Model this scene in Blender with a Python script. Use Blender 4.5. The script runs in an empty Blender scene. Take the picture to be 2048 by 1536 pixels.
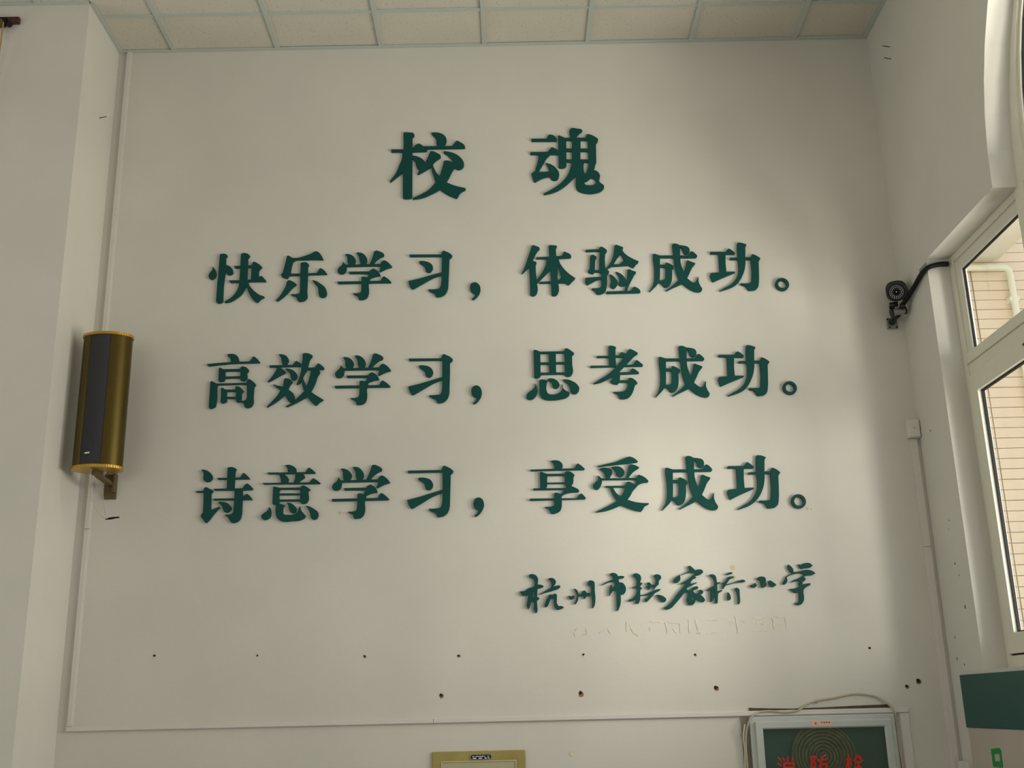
import bpy, math, random
from mathutils import Vector, Matrix
from mathutils.geometry import delaunay_2d_cdt
random.seed(7)
S = bpy.context.scene
COL = S.collection

# ------------------------------------------------------------------ camera
CAM_POS = (1.8857, -5.5395, 1.4959)
cd = bpy.data.cameras.new('camera'); cam = bpy.data.objects.new('camera', cd); COL.objects.link(cam)
RX, RF, RU = Vector((.9998, .0012, -.0220)), Vector((.0051, .9585, .2849)), Vector((.0215, -.2849, .9583))
rot = Matrix((RX, RU, -RF)).transposed()
cam.matrix_world = Matrix.Translation(CAM_POS) @ rot.to_quaternion().to_matrix().to_4x4()
cd.sensor_width = 36.0; cd.lens = 2185.5 / 2048 * 36; cd.clip_start = .02
S.camera = cam

# ------------------------------------------------------------------ sky, window light, fill lamps, exposure
W = bpy.data.worlds.new('sky'); S.world = W; W.use_nodes = True
bg = W.node_tree.nodes['Background']; bg.inputs[0].default_value = (.93, .97, 1, 1); bg.inputs[1].default_value = 1.3

def area(name, loc, direction, sx, sy, power, col):
    l = bpy.data.lights.new(name, 'AREA'); l.shape = 'RECTANGLE'; l.size = sx; l.size_y = sy; l.energy = power; l.color = col
    o = bpy.data.objects.new(name, l); COL.objects.link(o); o.location = loc
    o.rotation_euler = Vector(direction).to_track_quat('-Z', 'Y').to_euler(); return o
area('daylight_and_fill', (6.2, -1.9, 2.3), (-1, -.5, 0), 1.4, 2.0, 280, (1, .95, .80))       # bright yard beyond the near bay of the window
area('daylight_and_fill', (6.2, -3.8, 2.6), (-1, -.2, 0), 1.6, 1.6, 160, (1, .95, .81))
area('daylight_and_fill', (6.0, -4.0, .6), (-1, -.3, .45), 4, 1.5, 150, (1, .97, .86))        # light thrown up by the ground outside
area('daylight_and_fill', (-4.9, -2.2, 2.4), (1, -.05, 0), 3, 3, 50, (.98, 1, .98))           # added fill lamp, brightens the window wall from the left
area('daylight_and_fill', (-1.5, -12.3, 2.0), (.1, 1, 0), 6, 3, 105, (1, .97, .90))  # added fill lamp at the rear of the hall

S.view_settings.view_transform = 'Standard'; S.view_settings.look = 'None'
S.view_settings.gamma = 1; S.view_settings.use_curve_mapping = False
S.view_settings.exposure = 0.07
S.cycles.use_denoising = True
S.cycles.max_bounces = 10; S.cycles.diffuse_bounces = 6; S.cycles.transparent_max_bounces = 12
S.cycles.sample_clamp_indirect = 4

# ------------------------------------------------------------------ materials
def lin(c):
    return tuple(((v / 255) / 12.92 if v / 255 <= .04045 else ((v / 255 + .055) / 1.055) ** 2.4) for v in c) + (1,)
def mat(name, rgb, rough=.6, metal=0, var=0, vscale=4, bump=0, bscale=60, spec=.5, emit=None, rgb2=None, stretch=None):
    m = bpy.data.materials.new(name); m.use_nodes = True; nt = m.node_tree; b = nt.nodes['Principled BSDF']
    c = lin(rgb); b.inputs['Base Color'].default_value = c; b.inputs['Roughness'].default_value = rough
    b.inputs['Metallic'].default_value = metal; b.inputs['Specular IOR Level'].default_value = spec
    tc = nt.nodes.new('ShaderNodeTexCoord')
    if var or rgb2:
        n = nt.nodes.new('ShaderNodeTexNoise'); n.inputs['Scale'].default_value = vscale; n.inputs['Detail'].default_value = 5
        if stretch:
            mp = nt.nodes.new('ShaderNodeMapping'); mp.inputs['Scale'].default_value = stretch
            nt.links.new(tc.outputs['Object'], mp.inputs[0]); nt.links.new(mp.outputs[0], n.inputs['Vector'])
        else: nt.links.new(tc.outputs['Object'], n.inputs['Vector'])
        r = nt.nodes.new('ShaderNodeValToRGB'); r.color_ramp.elements[0].position = .35; r.color_ramp.elements[1].position = .65
        r.color_ramp.elements[0].color = lin(rgb2) if rgb2 else tuple(v * (1 - var) for v in c[:3]) + (1,)
        r.color_ramp.elements[1].color = c
        nt.links.new(n.outputs[0], r.inputs[0]); nt.links.new(r.outputs[0], b.inputs['Base Color'])
    if bump:
        n = nt.nodes.new('ShaderNodeTexNoise'); n.inputs['Scale'].default_value = bscale; n.inputs['Detail'].default_value = 4
        nt.links.new(tc.outputs['Object'], n.inputs['Vector'])
        bp = nt.nodes.new('ShaderNodeBump'); bp.inputs['Strength'].default_value = bump; bp.inputs['Distance'].default_value = .002
        nt.links.new(n.outputs[0], bp.inputs['Height']); nt.links.new(bp.outputs[0], b.inputs['Normal'])
    return m
PLASTER = mat('plaster', (210, 208, 201), .9, var=.05, vscale=2.2, bump=.35, bscale=35, spec=.15)
PLASTER2 = mat('reveal_paint', (214, 212, 206), .85, var=.04, vscale=5, bump=.2, spec=.15)
FLOOR = mat('terrazzo', (178, 177, 172), .45, var=.15, vscale=40)
TBAR = mat('grey_bar', (186, 192, 186), .5, spec=.3)
LETTER = mat('green_acrylic', (4, 70, 66), .5, var=.12, vscale=6, spec=.22)
PVC = mat('white_pvc', (212, 209, 204), .5, var=.04, vscale=8)
PVCL = mat('white_frame', (222, 220, 205), .45, var=.05, vscale=6)
ALU = mat('aluminium', (196, 202, 198), .4, metal=.25, var=.05, vscale=10)
BLACK = mat('black_rubber', (6, 6, 10), .6, spec=.3)
BLACKG = mat('black_housing', (12, 13, 17), .35, spec=.4)
GOLD = mat('gold_anodised', (205, 165, 70), .32, metal=.8, var=.05, vscale=20)
BRONZE = mat('bronze_anodised', (92, 78, 36), .34, metal=.85, var=.06, vscale=3, stretch=(1, 1, .2))
GRILLE = mat('dark_grille', (50, 51, 56), .7, var=.15, vscale=180, bump=.5, bscale=400)
BRKT = mat('brown_bracket', (98, 84, 52), .5, metal=.3)
OLIVE = mat('olive_paint', (166, 153, 92), .6, rgb2=(150, 138, 84), vscale=9, spec=.3)
OLIVE2 = mat('pale_panel', (176, 172, 142), .5, var=.05)
DARKGREEN = mat('board_green', (22, 78, 72), .5, var=.08, vscale=3)
BOARDW = mat('board_grey', (186, 178, 166), .6, var=.04)
LOGO = mat('emblem_green', (10, 140, 62), .5)
CABIN = mat('cabinet_inside', (40, 80, 76), .7, var=.2, vscale=8)
HOSE = mat('canvas_hose', (112, 104, 74), .9, var=.35, vscale=30)
REDM = mat('red_print', (205, 45, 28), .6)
CREAM = mat('cream_cable', (184, 174, 154), .6, var=.1, vscale=20)
BROWN = mat('dark_brown', (88, 74, 62), .9, var=.4, vscale=30)
HOLE = mat('hole_dark', (34, 22, 18), .9)
RUST = mat('rusty_ring', (150, 112, 66), .9, var=.3, vscale=60)
FLAKE = mat('old_glue', (222, 214, 194), .8, rgb2=(204, 194, 168), vscale=30, bump=.4)
STAIN = mat('yellow_stain', (200, 186, 140), .9)
GREYP = mat('grey_plate', (150, 152, 152), .4, metal=.6)
WHITE = mat('white_print_and_glint', (235, 235, 235), .5)
LED = mat('led_glint_white', (235, 238, 240), .35, spec=.6)  # white base colour paints in the glints on the LEDs
MAROON = mat('maroon_wood', (78, 42, 38), .7, var=.3, vscale=20)
CORD = mat('jute_cord', (164, 132, 84), .9)
STRIP = mat('facade_tile', (226, 209, 184), .7, var=.06, vscale=7)
GROUT = mat('facade_joint', (165, 152, 142), .95)
CONC = mat('painted_slab', (226, 222, 204), .8, var=.05)
GROUND = mat('paving', (176, 170, 160), .9, var=.1)
PIPE = mat('drain_pipe', (226, 226, 204), .5)
CLOTHR = mat('sticker_pink', (226, 190, 178), .6)

def tile_material():
    m = mat('mineral_tile', (206, 202, 190), .95, var=.04, vscale=3, bump=.3, bscale=90, spec=.1)
    nt = m.node_tree; b = nt.nodes['Principled BSDF']; tc = nt.nodes.new('ShaderNodeTexCoord')
    v = nt.nodes.new('ShaderNodeTexVoronoi'); v.inputs['Scale'].default_value = 62; v.inputs['Randomness'].default_value = 1
    nt.links.new(tc.outputs['Object'], v.inputs['Vector'])
    lt = nt.nodes.new('ShaderNodeMath'); lt.operation = 'LESS_THAN'; lt.inputs[1].default_value = .13
    nt.links.new(v.outputs['Distance'], lt.inputs[0])
    mx = nt.nodes.new('ShaderNodeMix'); mx.data_type = 'RGBA'
    src = b.inputs['Base Color'].links[0].from_socket
    nt.links.new(lt.outputs[0], mx.inputs[0]); nt.links.new(src, mx.inputs[6]); mx.inputs[7].default_value = lin((120, 112, 98))
    nt.links.new(mx.outputs[2], b.inputs['Base Color'])
    return m
TILE = tile_material()

def glass_material(name, tint=(1, 1, 1), refl=.07):
    m = bpy.data.materials.new(name); m.use_nodes = True; nt = m.node_tree; nt.nodes.clear()
    o = nt.nodes.new('ShaderNodeOutputMaterial'); t = nt.nodes.new('ShaderNodeBsdfTransparent'); g = nt.nodes.new('ShaderNodeBsdfGlossy')
    t.inputs[0].default_value = tint + (1,); g.inputs['Roughness'].default_value = .02
    x = nt.nodes.new('ShaderNodeMixShader'); x.inputs[0].default_value = refl
    nt.links.new(t.outputs[0], x.inputs[1]); nt.links.new(g.outputs[0], x.inputs[2]); nt.links.new(x.outputs[0], o.inputs[0]); return m
GLASS = glass_material('window_glass'); CGLASS = glass_material('cabinet_glass', (.86, .95, .9), .06)

# ------------------------------------------------------------------ mesh helpers
WLOC = {}
def link(name, verts, faces, m, parent=None, smooth=False, origin=None, bevel=0, mats=None, fm=None):
    xs = [Vector(v) for v in verts]
    if origin is None:
        lo = Vector([min(v[i] for v in xs) for i in range(3)]); hi = Vector([max(v[i] for v in xs) for i in range(3)])
        origin = (lo + hi) / 2
    origin = Vector(origin)
    me = bpy.data.meshes.new(name); me.from_pydata([v - origin for v in xs], [], faces); me.update()
    if smooth: me.polygons.foreach_set('use_smooth', [True] * len(me.polygons))
    for q in (mats or [m]): me.materials.append(q)
    if fm: me.polygons.foreach_set('material_index', fm)
    o = bpy.data.objects.new(name, me); COL.objects.link(o)
    place(o, origin, parent)
    if bevel:
        b = o.modifiers.new('bevel', 'BEVEL'); b.width = bevel; b.segments = 2; b.limit_method = 'ANGLE'; b.harden_normals = False
    if smooth:
        try: me.set_sharp_from_angle(angle=.7)
        except Exception: pass
    return o
def place(o, origin, parent):
    WLOC[o.name] = Vector(origin)
    if parent: o.parent = parent; o.location = Vector(origin) - WLOC[parent.name]
    else: o.location = origin
def empty(name, loc, parent=None):
    o = bpy.data.objects.new(name, None); COL.objects.link(o); o.empty_display_size = .1; place(o, loc, parent); return o
def tag(o, label, cat, group=None):
    o['label'] = label; o['category'] = cat
    if group: o['group'] = group
    return o
def struct(o): o['kind'] = 'structure'; return o
def boxvf(x0, x1, y0, y1, z0, z1):
    v = [(x, y, z) for x in (x0, x1) for y in (y0, y1) for z in (z0, z1)]
    return v, [(0, 1, 3, 2), (4, 6, 7, 5), (0, 4, 5, 1), (2, 3, 7, 6), (0, 2, 6, 4), (1, 5, 7, 3)]
def box(name, x0, x1, y0, y1, z0, z1, m, parent=None, bevel=0):
    v, f = boxvf(min(x0, x1), max(x0, x1), min(y0, y1), max(y0, y1), min(z0, z1), max(z0, z1)); return link(name, v, f, m, parent, bevel=bevel)
def join(parts):
    V, F = [], []
    for v, f in parts:
        n = len(V); V += list(v); F += [tuple(i + n for i in q) for q in f]
    return V, F
def tube_vf(pts, r, n=10, close=True):
    P = [Vector(p) for p in pts]; R = r if isinstance(r, (list, tuple)) else [r] * len(P)
    V, F = [], []; up = None
    for i, p in enumerate(P):
        d = (P[min(i + 1, len(P) - 1)] - P[max(i - 1, 0)]).normalized()
        if up is None: up = d.orthogonal().normalized()
        up = (up - d * up.dot(d)).normalized(); s = d.cross(up)
        for k in range(n):
            a = 2 * math.pi * k / n; V.append(p + (up * math.cos(a) + s * math.sin(a)) * R[i])
    for i in range(len(P) - 1):
        for k in range(n):
            a, b = i * n + k, i * n + (k + 1) % n; F.append((a, b, b + n, a + n))
    if close: F.append(tuple(range(n))[::-1]); F.append(tuple(range((len(P) - 1) * n, len(P) * n)))
    return V, F
def smooth_path(pts, k=6):
    P = [Vector(p) for p in pts]; out = []
    for i in range(len(P) - 1):
        a, b, c, d = P[max(i - 1, 0)], P[i], P[i + 1], P[min(i + 2, len(P) - 1)]
        for j in range(k):
            t = j / k; out.append(.5 * ((2 * b) + (c - a) * t + (2 * a - 5 * b + 4 * c - d) * t * t + (3 * b - a - 3 * c + d) * t ** 3))
    return out + [P[-1]]
def tube(name, pts, r, m, parent=None, n=10, k=6):
    v, f = tube_vf(smooth_path(pts, k) if k else pts, r, n); return link(name, v, f, m, parent, smooth=True)

def curve_poly(pts, k=4):
    """pts (x, y, smooth): runs of smooth points become a curve, the others stay corners"""
    out = []; n = len(pts)
    for i in range(n):
        a, b, c, d = pts[i - 1], pts[i], pts[(i + 1) % n], pts[(i + 2) % n]
        out.append(Vector(b[:2]))
        if not (b[2] or c[2]): continue
        B, Cc = Vector(b[:2]), Vector(c[:2]); L = (Cc - B).length
        A, D = Vector(a[:2]), Vector(d[:2])
        def tan(p, q, r):                               # centripetal-like tangent limited by the short side
            u, w = (q - p), (r - q); lu, lw = max(u.length, 1e-6), max(w.length, 1e-6)
            t = (u / lu * lw + w / lw * lu) / (lu + lw); return t
        t0 = tan(A, B, Cc) * L if b[2] else (Cc - B); t1 = tan(B, Cc, D) * L if c[2] else (Cc - B)
        for j in range(1, k):
            t = j / k; h00 = 2 * t**3 - 3 * t * t + 1; h10 = t**3 - 2 * t * t + t; h01 = -2 * t**3 + 3 * t * t; h11 = t**3 - t * t
            out.append(B * h00 + t0 * h10 + Cc * h01 + t1 * h11)
    return out
def inside(p, poly):
    x, y = p; c = False; j = len(poly) - 1
    for i in range(len(poly)):
        xi, yi = poly[i]; xj, yj = poly[j]
        if (yi > y) != (yj > y) and x < (xj - xi) * (y - yi) / (yj - yi) + xi: c = not c
        j = i
    return c
def plate_vf(polys, holes, fn, t0, t1):
    """union of polygons minus holes, as a plate; fn(u, v, t) -> point"""
    pts, edges = [], []
    for P in polys + holes:
        n = len(pts); pts += [Vector(p) for p in P]; edges += [(n + i, n + (i + 1) % len(P)) for i in range(len(P))]
    cv, ce, cf, *_ = delaunay_2d_cdt(pts, edges, [], 0, 1e-6)
    P2 = [[tuple(p) for p in P] for P in polys]; H2 = [[tuple(p) for p in P] for P in holes]
    keep = []
    for f in cf:
        c = (sum(cv[i][0] for i in f) / len(f), sum(cv[i][1] for i in f) / len(f))
        a = [cv[i] for i in f]
        if abs((a[1] - a[0]).cross(a[2] - a[0])) < 1e-12: continue
        if any(inside(c, P) for P in P2) and not any(inside(c, H) for H in H2): keep.append(tuple(f))
    used = sorted({i for f in keep for i in f}); ix = {u: i for i, u in enumerate(used)}; n = len(used)
    V = [fn(cv[u][0], cv[u][1], t0) for u in used] + [fn(cv[u][0], cv[u][1], t1) for u in used]
    F = []; es = {}
    for f in keep:
        g = [ix[i] for i in f]
        F.append(tuple(g)); F.append(tuple(i + n for i in reversed(g)))
        for i in range(3):
            a, b = g[i], g[(i + 1) % 3]; es[(a, b)] = 1
    for a, b in es:
        if (b, a) not in es: F.append((b, a, a + n, b + n))
    return V, F
def parse(s):
    polys, holes = [], []
    for t in s.split('|'):
        h = t.startswith('H'); t = t[1:] if h else t
        pts = []
        for q in t.split():
            sm = q.endswith('s'); a, b = q.rstrip('s').split(','); pts.append((int(a) / 1000, int(b) / 1000, sm))
        (holes if h else polys).append(curve_poly(pts))
    return polys, holes

# ------------------------------------------------------------------ room
XL, XR, H, YB = -.3237, 4.0291, 5.2, -13.0
TH = .168
wall_back = struct(box('wall_back', XL - .05, XR + TH, 0, .2, 0, H, PLASTER))
wall_left = struct(box('wall_left', -5, XL, -.462, .2, 0, H, PLASTER))
struct(box('wall_side', -5.2, -5, YB, .2, 0, H, PLASTER))
struct(box('wall_rear', -5.2, XR + TH, YB - .2, YB, 0, H, PLASTER))
struct(box('floor', -5.2, XR + TH, YB - .2, .2, -.2, 0, FLOOR))

# right wall with the window openings (rectangle below, half circle above)
ZS, ZL, ZA, RA = 1.62, 3.635, 3.648, 1.42
def arch(yc, r, z0=ZA, n=28, flip=False):
    return [(yc + r * math.cos(math.pi * i / n), z0 + r * math.sin(math.pi * i / n)) for i in range(n + 1)]
def opening(yc, half=2.22):
    return [(yc - half, ZS), (yc + half, ZS), (yc + half, ZL)] + [(yc + RA, ZL)] + arch(yc, RA) + [(yc - RA, ZL), (yc - half, ZL)]
WY = [-2.62, -9.2]
v, f = plate_vf([[(YB, 0), (.2, 0), (.2, H), (YB, H)]], [opening(y) for y in WY], lambda u, w, t: (t, u, w), XR, XR + TH)
wall_right = struct(link('wall_right', v, f, PLASTER))

# ceiling: slab above, grid bars and lay-in tiles near the wall, plain board further back
ceiling = struct(box('ceiling', -5.2, XR + TH, YB - .2, .2, H + .06, H + .26, TILE))
yrows = [-.012, -.343, -.943, -1.543]
xb = [-4.8 + .6 * i for i in range(15)] + [XR]
for j in range(3):
    ya, yb2 = yrows[j], yrows[j + 1]
    for i in range(len(xb)):
        x1 = xb[i]; x0 = xb[i - 1] if i else -5
        if x1 <= x0: continue
        a, b, c, d = x0 + .006, x1 - .006, yb2 + .006, ya - .006
        if j == 0:
            if x1 <= XL: continue
            a = max(a, XL + .01)
        elif x1 < -1.3: continue
        if j == 1 and a < XL:                               # the tile is cut round the projecting wall
            if b <= XL: d = -.47
        dz = random.uniform(-.002, .002)
        if j == 1 and a < XL < b: 
            box('ceiling_tile', a, XL + .0, c, -.47, H + .008 + dz, H + .02, TILE, ceiling, bevel=.002); a = XL + .004
        box('ceiling_tile', a, b, c, d, H + .008 + dz, H + .02, TILE, ceiling, bevel=.002)
for y in yrows[1:]: box('cross_bar', (XL if y > -.462 else -5), XR, y - .012, y + .012, H, H + .008, TBAR, ceiling)
for x in xb[:-1]:
    y1 = -.021 if x > XL else -.481
    if x > -5: box('main_bar', x - .0135, x + .0135, -1.56, y1, H - .003, H + .007, TBAR, ceiling)
box('wall_angle', XL, XR, -.022, 0, H - .004, H + .004, TBAR, ceiling)
box('wall_angle', XR - .02, XR, -1.56, -.02, H - .003, H + .005, TBAR, ceiling)
box('wall_angle', XL, XL + .02, -.462, -.02, H - .003, H + .005, TBAR, ceiling)
box('wall_angle', -5, XL, -.482, -.462, H - .004, H + .006, TBAR, ceiling)
box('ceiling_board', -5, XR, YB, -1.56, H, H + .05, TILE, ceiling)

# ------------------------------------------------------------------ marks in the back wall
def blob(name, x, z, r, m, parent, depth=.0015, n=12, y=0, jit=.25):
    P = [(x + r * (1 + random.uniform(-jit, jit)) * math.cos(2 * math.pi * i / n), z + r * (1 + random.uniform(-jit, jit)) * math.sin(2 * math.pi * i / n)) for i in range(n)]
    v, f = plate_vf([P], [], lambda u, w, t: (u, t, w), y - depth, y); return link(name, v, f, m, parent)
HOLES = [(.1236, 1.7863, .008, 0), (.6309, 1.7754, .006, 0), (1.158, 1.7614, .007, 1), (1.6209, 1.7535, .007, 1), (2.2365, 1.7447, .007, 0), (2.7855, 1.7326, .006, 1),
         (3.648, 1.7447, .008, 0), (1.5341, 1.5683, .011, 1), (2.2145, 1.5627, .012, 1), (2.8771, 1.5739, .012, 1), (3.8078, 1.5604, .009, 1), (3.8672, 1.585, .013, 1)]
for x, z, r, ru in HOLES:
    q = blob('drill_hole', x, z, r * .75, HOLE, wall_back, .0022)
    blob('chipped_ring', x + .003, z - r * .55, r * .95, RUST if ru else FLAKE, q, .0012)
blob('chipped_patch', 2.165, 1.285, .014, FLAKE, wall_back, .002)
for x, z, w in ((1.02, 2.475, .02), (3.41, 2.444, .02), (3.43, 2.441, .012), (.46, 4.97, .006)):
    blob('scratch_mark', x, z, w * .4, STAIN, wall_back, .001)
# faint glue left where an older line of lettering was taken off
GX = [(2.197, 1.86), (2.235, 1.86), (2.262, 1.862), (2.285, 1.853), (2.305, 1.868), (2.33, 1.852)]
gl = []
def dash(x0, z0, x1, z1, w=.004):
    d = Vector((x1 - x0, z1 - z0)); n = Vector((-d[1], d[0])).normalized() * w
    k = 5; L, R_ = [], []; w *= .8
    for i in range(k + 1):
        t = i / k; p = Vector((x0, z0)) + d * t + n * random.uniform(-.5, .5); s = random.uniform(.1, 1)
        L.append(tuple(p + n * s)); R_.append(tuple(p - n * s))
    gl.append(L + R_[::-1])
RES = [(2.19, 1.85, 2.215, 1.872), (2.195, 1.85, 2.20, 1.828), (2.25, 1.868, 2.262, 1.84), (2.24, 1.84, 2.265, 1.846), (2.32, 1.845, 2.36, 1.87), (2.36, 1.87, 2.375, 1.84),
       (2.455, 1.9, 2.455, 1.85), (2.475, 1.885, 2.483, 1.85), (2.483, 1.85, 2.51, 1.828), (2.57, 1.895, 2.64, 1.892), (2.57, 1.87, 2.57, 1.85), (2.65, 1.89, 2.655, 1.835),
       (2.66, 1.89, 2.72, 1.885), (2.72, 1.885, 2.722, 1.835), (2.685, 1.86, 2.70, 1.84), (2.765, 1.9, 2.768, 1.835), (2.80, 1.9, 2.81, 1.845), (2.80, 1.835, 2.825, 1.832),
       (2.86, 1.895, 2.915, 1.897), (2.85, 1.833, 2.92, 1.84), (2.965, 1.885, 2.99, 1.883), (3.0, 1.915, 3.005, 1.83), (3.03, 1.89, 3.045, 1.885), (3.08, 1.9, 3.15, 1.902), (3.1, 1.875, 3.135, 1.872),
       (3.08, 1.84, 3.15, 1.843), (3.18, 1.905, 3.19, 1.842), (3.19, 1.905, 3.245, 1.902), (3.245, 1.9, 3.25, 1.84), (3.2, 1.872, 3.235, 1.87)]
for r in RES: dash(*r)
v, f = plate_vf(gl, [], lambda u, w, t: (u, t, w), -.0015, 0); o = link('glue_residue', v, f, FLAKE, wall_back); o['kind'] = 'stuff'
for (x, z) in ((3.005, 2.105), (3.005, 2.155)): blob('glue_stain', x, z, .012, STAIN, wall_back, .001)
# short scratches on the side walls
def side_dash(x, y0, y1, z0, z1, parent):
    v, f = boxvf(x - .0015, x + .0015, min(y0, y1), max(y0, y1), z0, z1); link('scratch_mark', v, f, HOLE, parent)
for (x0, x1, y, z, par) in ((XL, XL + .04, -.19, 4.665, wall_left), (XR, XR - .04, -.31, 4.935, wall_right), (XR, XR - .04, -.31, 4.86, wall_right)):
    v, f = tube_vf([(x0, y, z), (x1, y - .006, z + .004)], .0022, 6); link('nail', v, f, HOLE, par)
for (y, z, r) in ((-.24, 2.12, .006), (-.24, 2.33, .004), (-.22, 2.29, .003), (-.27, 2.06, .004), (-.29, 1.91, .008), (-.16, 2.8, .005), (-.12, 1.78, .005), (-.11, 1.68, .006), (-.19, 1.65, .005)):
    v, f = boxvf(XR - .001, XR + .001, y - r * .6, y + r * .6, z - r, z + r); link('scuff_mark', v, f, BROWN, wall_right)

# ------------------------------------------------------------------ windows in the right wall
def bar(x0, x1, y0, y1, z0, z1, name, m, parent): return box(name, x0, x1, y0, y1, z0, z1, m, parent, bevel=.003)
def window(n, yc):
    w = struct(empty('window_%d' % n, (XR + .11, yc, ZS)))
    fx0, fx1 = XR + .112, XR + .163
    Y = lambda d: yc + 2.22 - d                        # distance from the jamb nearest the back wall
    bar(fx0, fx1, Y(.106) + .065, Y(0), ZS, ZL, 'frame_jamb', PVCL, w); bar(fx0, fx1, Y(4.44), Y(4.40), ZS, ZL, 'frame_jamb', PVCL, w)
    bar(fx0, fx1, Y(4.40), Y(.041), 3.60, ZL, 'frame_head', PVCL, w); bar(fx0, fx1, Y(4.40), Y(.041), ZS, 1.677, 'frame_sill', PVCL, w)
    bar(fx0 - .004, fx1, Y(4.40), Y(.041), 3.06, 3.112, 'transom', PVCL, w); bar(fx0 + .004, fx1, Y(4.40), Y(.041), 3.0, 3.0595, 'transom', PVCL, w)
    muls = [.81, 2.22, 3.63]
    for d in muls: bar(fx0 - .006, fx1 + .01, Y(d + .04), Y(d - .04), ZS, ZL, 'mullion', PVCL, w)
    ed = [.041] + [q for d in muls for q in (d - .04, d + .04)] + [4.40]
    for i in range(4):
        a, b = ed[2 * i], ed[2 * i + 1]
        # fixed pane above the transom: bead, black gasket, glass
        def ringed(nm, d0, d1, z0, z1, wd, x0, x1, m, parent):
            v, f = plate_vf([[(Y(d1), z0), (Y(d0), z0), (Y(d0), z1), (Y(d1), z1)]], [[(Y(d1 - wd), z0 + wd), (Y(d0 + wd), z0 + wd), (Y(d0 + wd), z1 - wd), (Y(d1 - wd), z1 - wd)]],
                            lambda u, s, t: (t, u, s), x0, x1)
            return link(nm, v, f, m, parent, bevel=.002 if m is not BLACK else 0)
        lb = .062
        v, f = plate_vf([[(Y(b), 3.112), (Y(a), 3.112), (Y(a), 3.60), (Y(b), 3.60)]], [[(Y(b - .012), 3.118), (Y(a + lb), 3.118), (Y(a + lb), 3.54), (Y(b - .012), 3.54)]],
                        lambda u, s, t: (t, u, s), fx0 + .012, fx0 + .04)
        link('glazing_bead', v, f, PVCL, w, bevel=.002)
        g = ringed('gasket', a + lb - .001, b - .011, 3.117, 3.541, .008, fx0 + .02, fx0 + .03, BLACK, w)
        box('glass_pane', fx0 + .03, fx0 + .034, Y(b - .012), Y(a + lb), 3.118, 3.54, GLASS, w)
        s = ringed('sash_frame', a + .006, b - .006, 1.684, 2.994, .09, fx0 - .012, fx0 + .026, PVCL, w)
        ringed('gasket', a + .094, b - .094, 1.772, 2.906, .009, fx0 + .006, fx0 + .02, BLACK, s)
        box('glass_pane', fx0 + .014, fx0 + .018, Y(b - .096), Y(a + .096), 1.774, 2.904, GLASS, s)
        ringed('sash_gap', a, b, 1.677, 3.0, .0085, fx0 + .01, fx0 + .02, BLACK, w)
        blobv, blobf = boxvf(fx0 - .014, fx0 - .012, Y(a + .62), Y(a + .6), 2.955, 2.965)
        link('frame_scuff', blobv, blobf, BROWN, s)
    # half-round light above
    P = [(yc + RA, ZL)] + arch(yc, RA) + [(yc - RA, ZL)]
    Q = [(yc + RA - .07, ZA + .06)] + arch(yc, RA - .07, ZA + .06) + [(yc - RA + .07, ZA + .06)]
    Q = [(y, min(z, 6)) for y, z in arch(yc, RA - .075, ZA + .07)]
    v, f = plate_vf([P], [Q], lambda u, s, t: (t, u, s), fx0, fx1); link('arch_frame', v, f, PVCL, w)
    Q2 = arch(yc, RA - .11, ZA + .105)
    v, f = plate_vf([arch(yc, RA - .075, ZA + .07)], [Q2], lambda u, s, t: (t, u, s), fx0 + .012, fx1); link('arch_bead', v, f, PVCL, w)
    v, f = plate_vf([Q2], [arch(yc, RA - .119, ZA + .114)], lambda u, s, t: (t, u, s), fx0 + .02, fx0 + .03); link('arch_gasket', v, f, BLACK, w)
    v, f = plate_vf([arch(yc, RA - .11, ZA + .105)], [], lambda u, s, t: (t, u, s), fx0 + .03, fx0 + .034); link('arch_pane', v, f, GLASS, w)
    bar(fx0 - .004, fx1, yc - .03, yc + .03, ZA + .07, ZA + RA - .01, 'arch_mullion', PVCL, w)
for i, y in enumerate(WY): window(i + 1, y)

# ------------------------------------------------------------------ outside the window: projecting wing with tile courses
facade = struct(box('exterior_wall', XR + TH, 9, 1.012, 1.3, -.3, 7.5, GROUT))
p = .0646
vA, fA = boxvf(-.3, .3, -.006, .006, -.0293, .0293)
def strip_mesh(L):
    v, f = boxvf(-L / 2, L / 2, -.006, .006, -.0303, .0303); me = bpy.data.meshes.new('facade_strip'); me.from_pydata(v, [], f); me.materials.append(STRIP); return me
La, Lb = 4.885 - .004 - (XR + TH), 9 - 4.889
mA, mB = strip_mesh(La), strip_mesh(Lb)
for i in range(68):
    z = 1.12 + i * p
    for me, cx in ((mA, XR + TH + La / 2), (mB, 4.889 + Lb / 2)):
        o = bpy.data.objects.new('facade_strip', me); COL.objects.link(o); place(o, (cx, 1.004 + random.uniform(-.0015, .0015), z), facade)
sl = struct(empty('exterior_slab', (4.6, .5, 4.195)))
box('slab_body', XR + TH, 5.036, -.1, 1.0, 4.195, 4.36, CONC, sl); box('slab_lip', 5.036, 5.085, -.1, 1.0, 4.215, 4.36, CONC, sl)
t = empty('drain_pipe', (5.12, .93, 4.15)); tag(t, 'pale drain pipe on the tiled facade outside the window', 'pipe')
tube('pipe_run', [(4.33, .95, 4.135), (4.7, .95, 4.135), (5.05, .95, 4.135), (5.09, .95, 4.13), (5.11, .95, 4.11), (5.115, .95, 4.07), (5.115, .95, 3), (5.115, .95, 0)], .021, PIPE, t, k=0, n=14)
for z in (3.9, 2.4): box('pipe_clip', 5.085, 5.145, .94, .998, z, z + .03, PIPE, t)
struct(box('ground', XR + TH, 30, -30, 20, -.5, -.3, GROUND))

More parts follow.
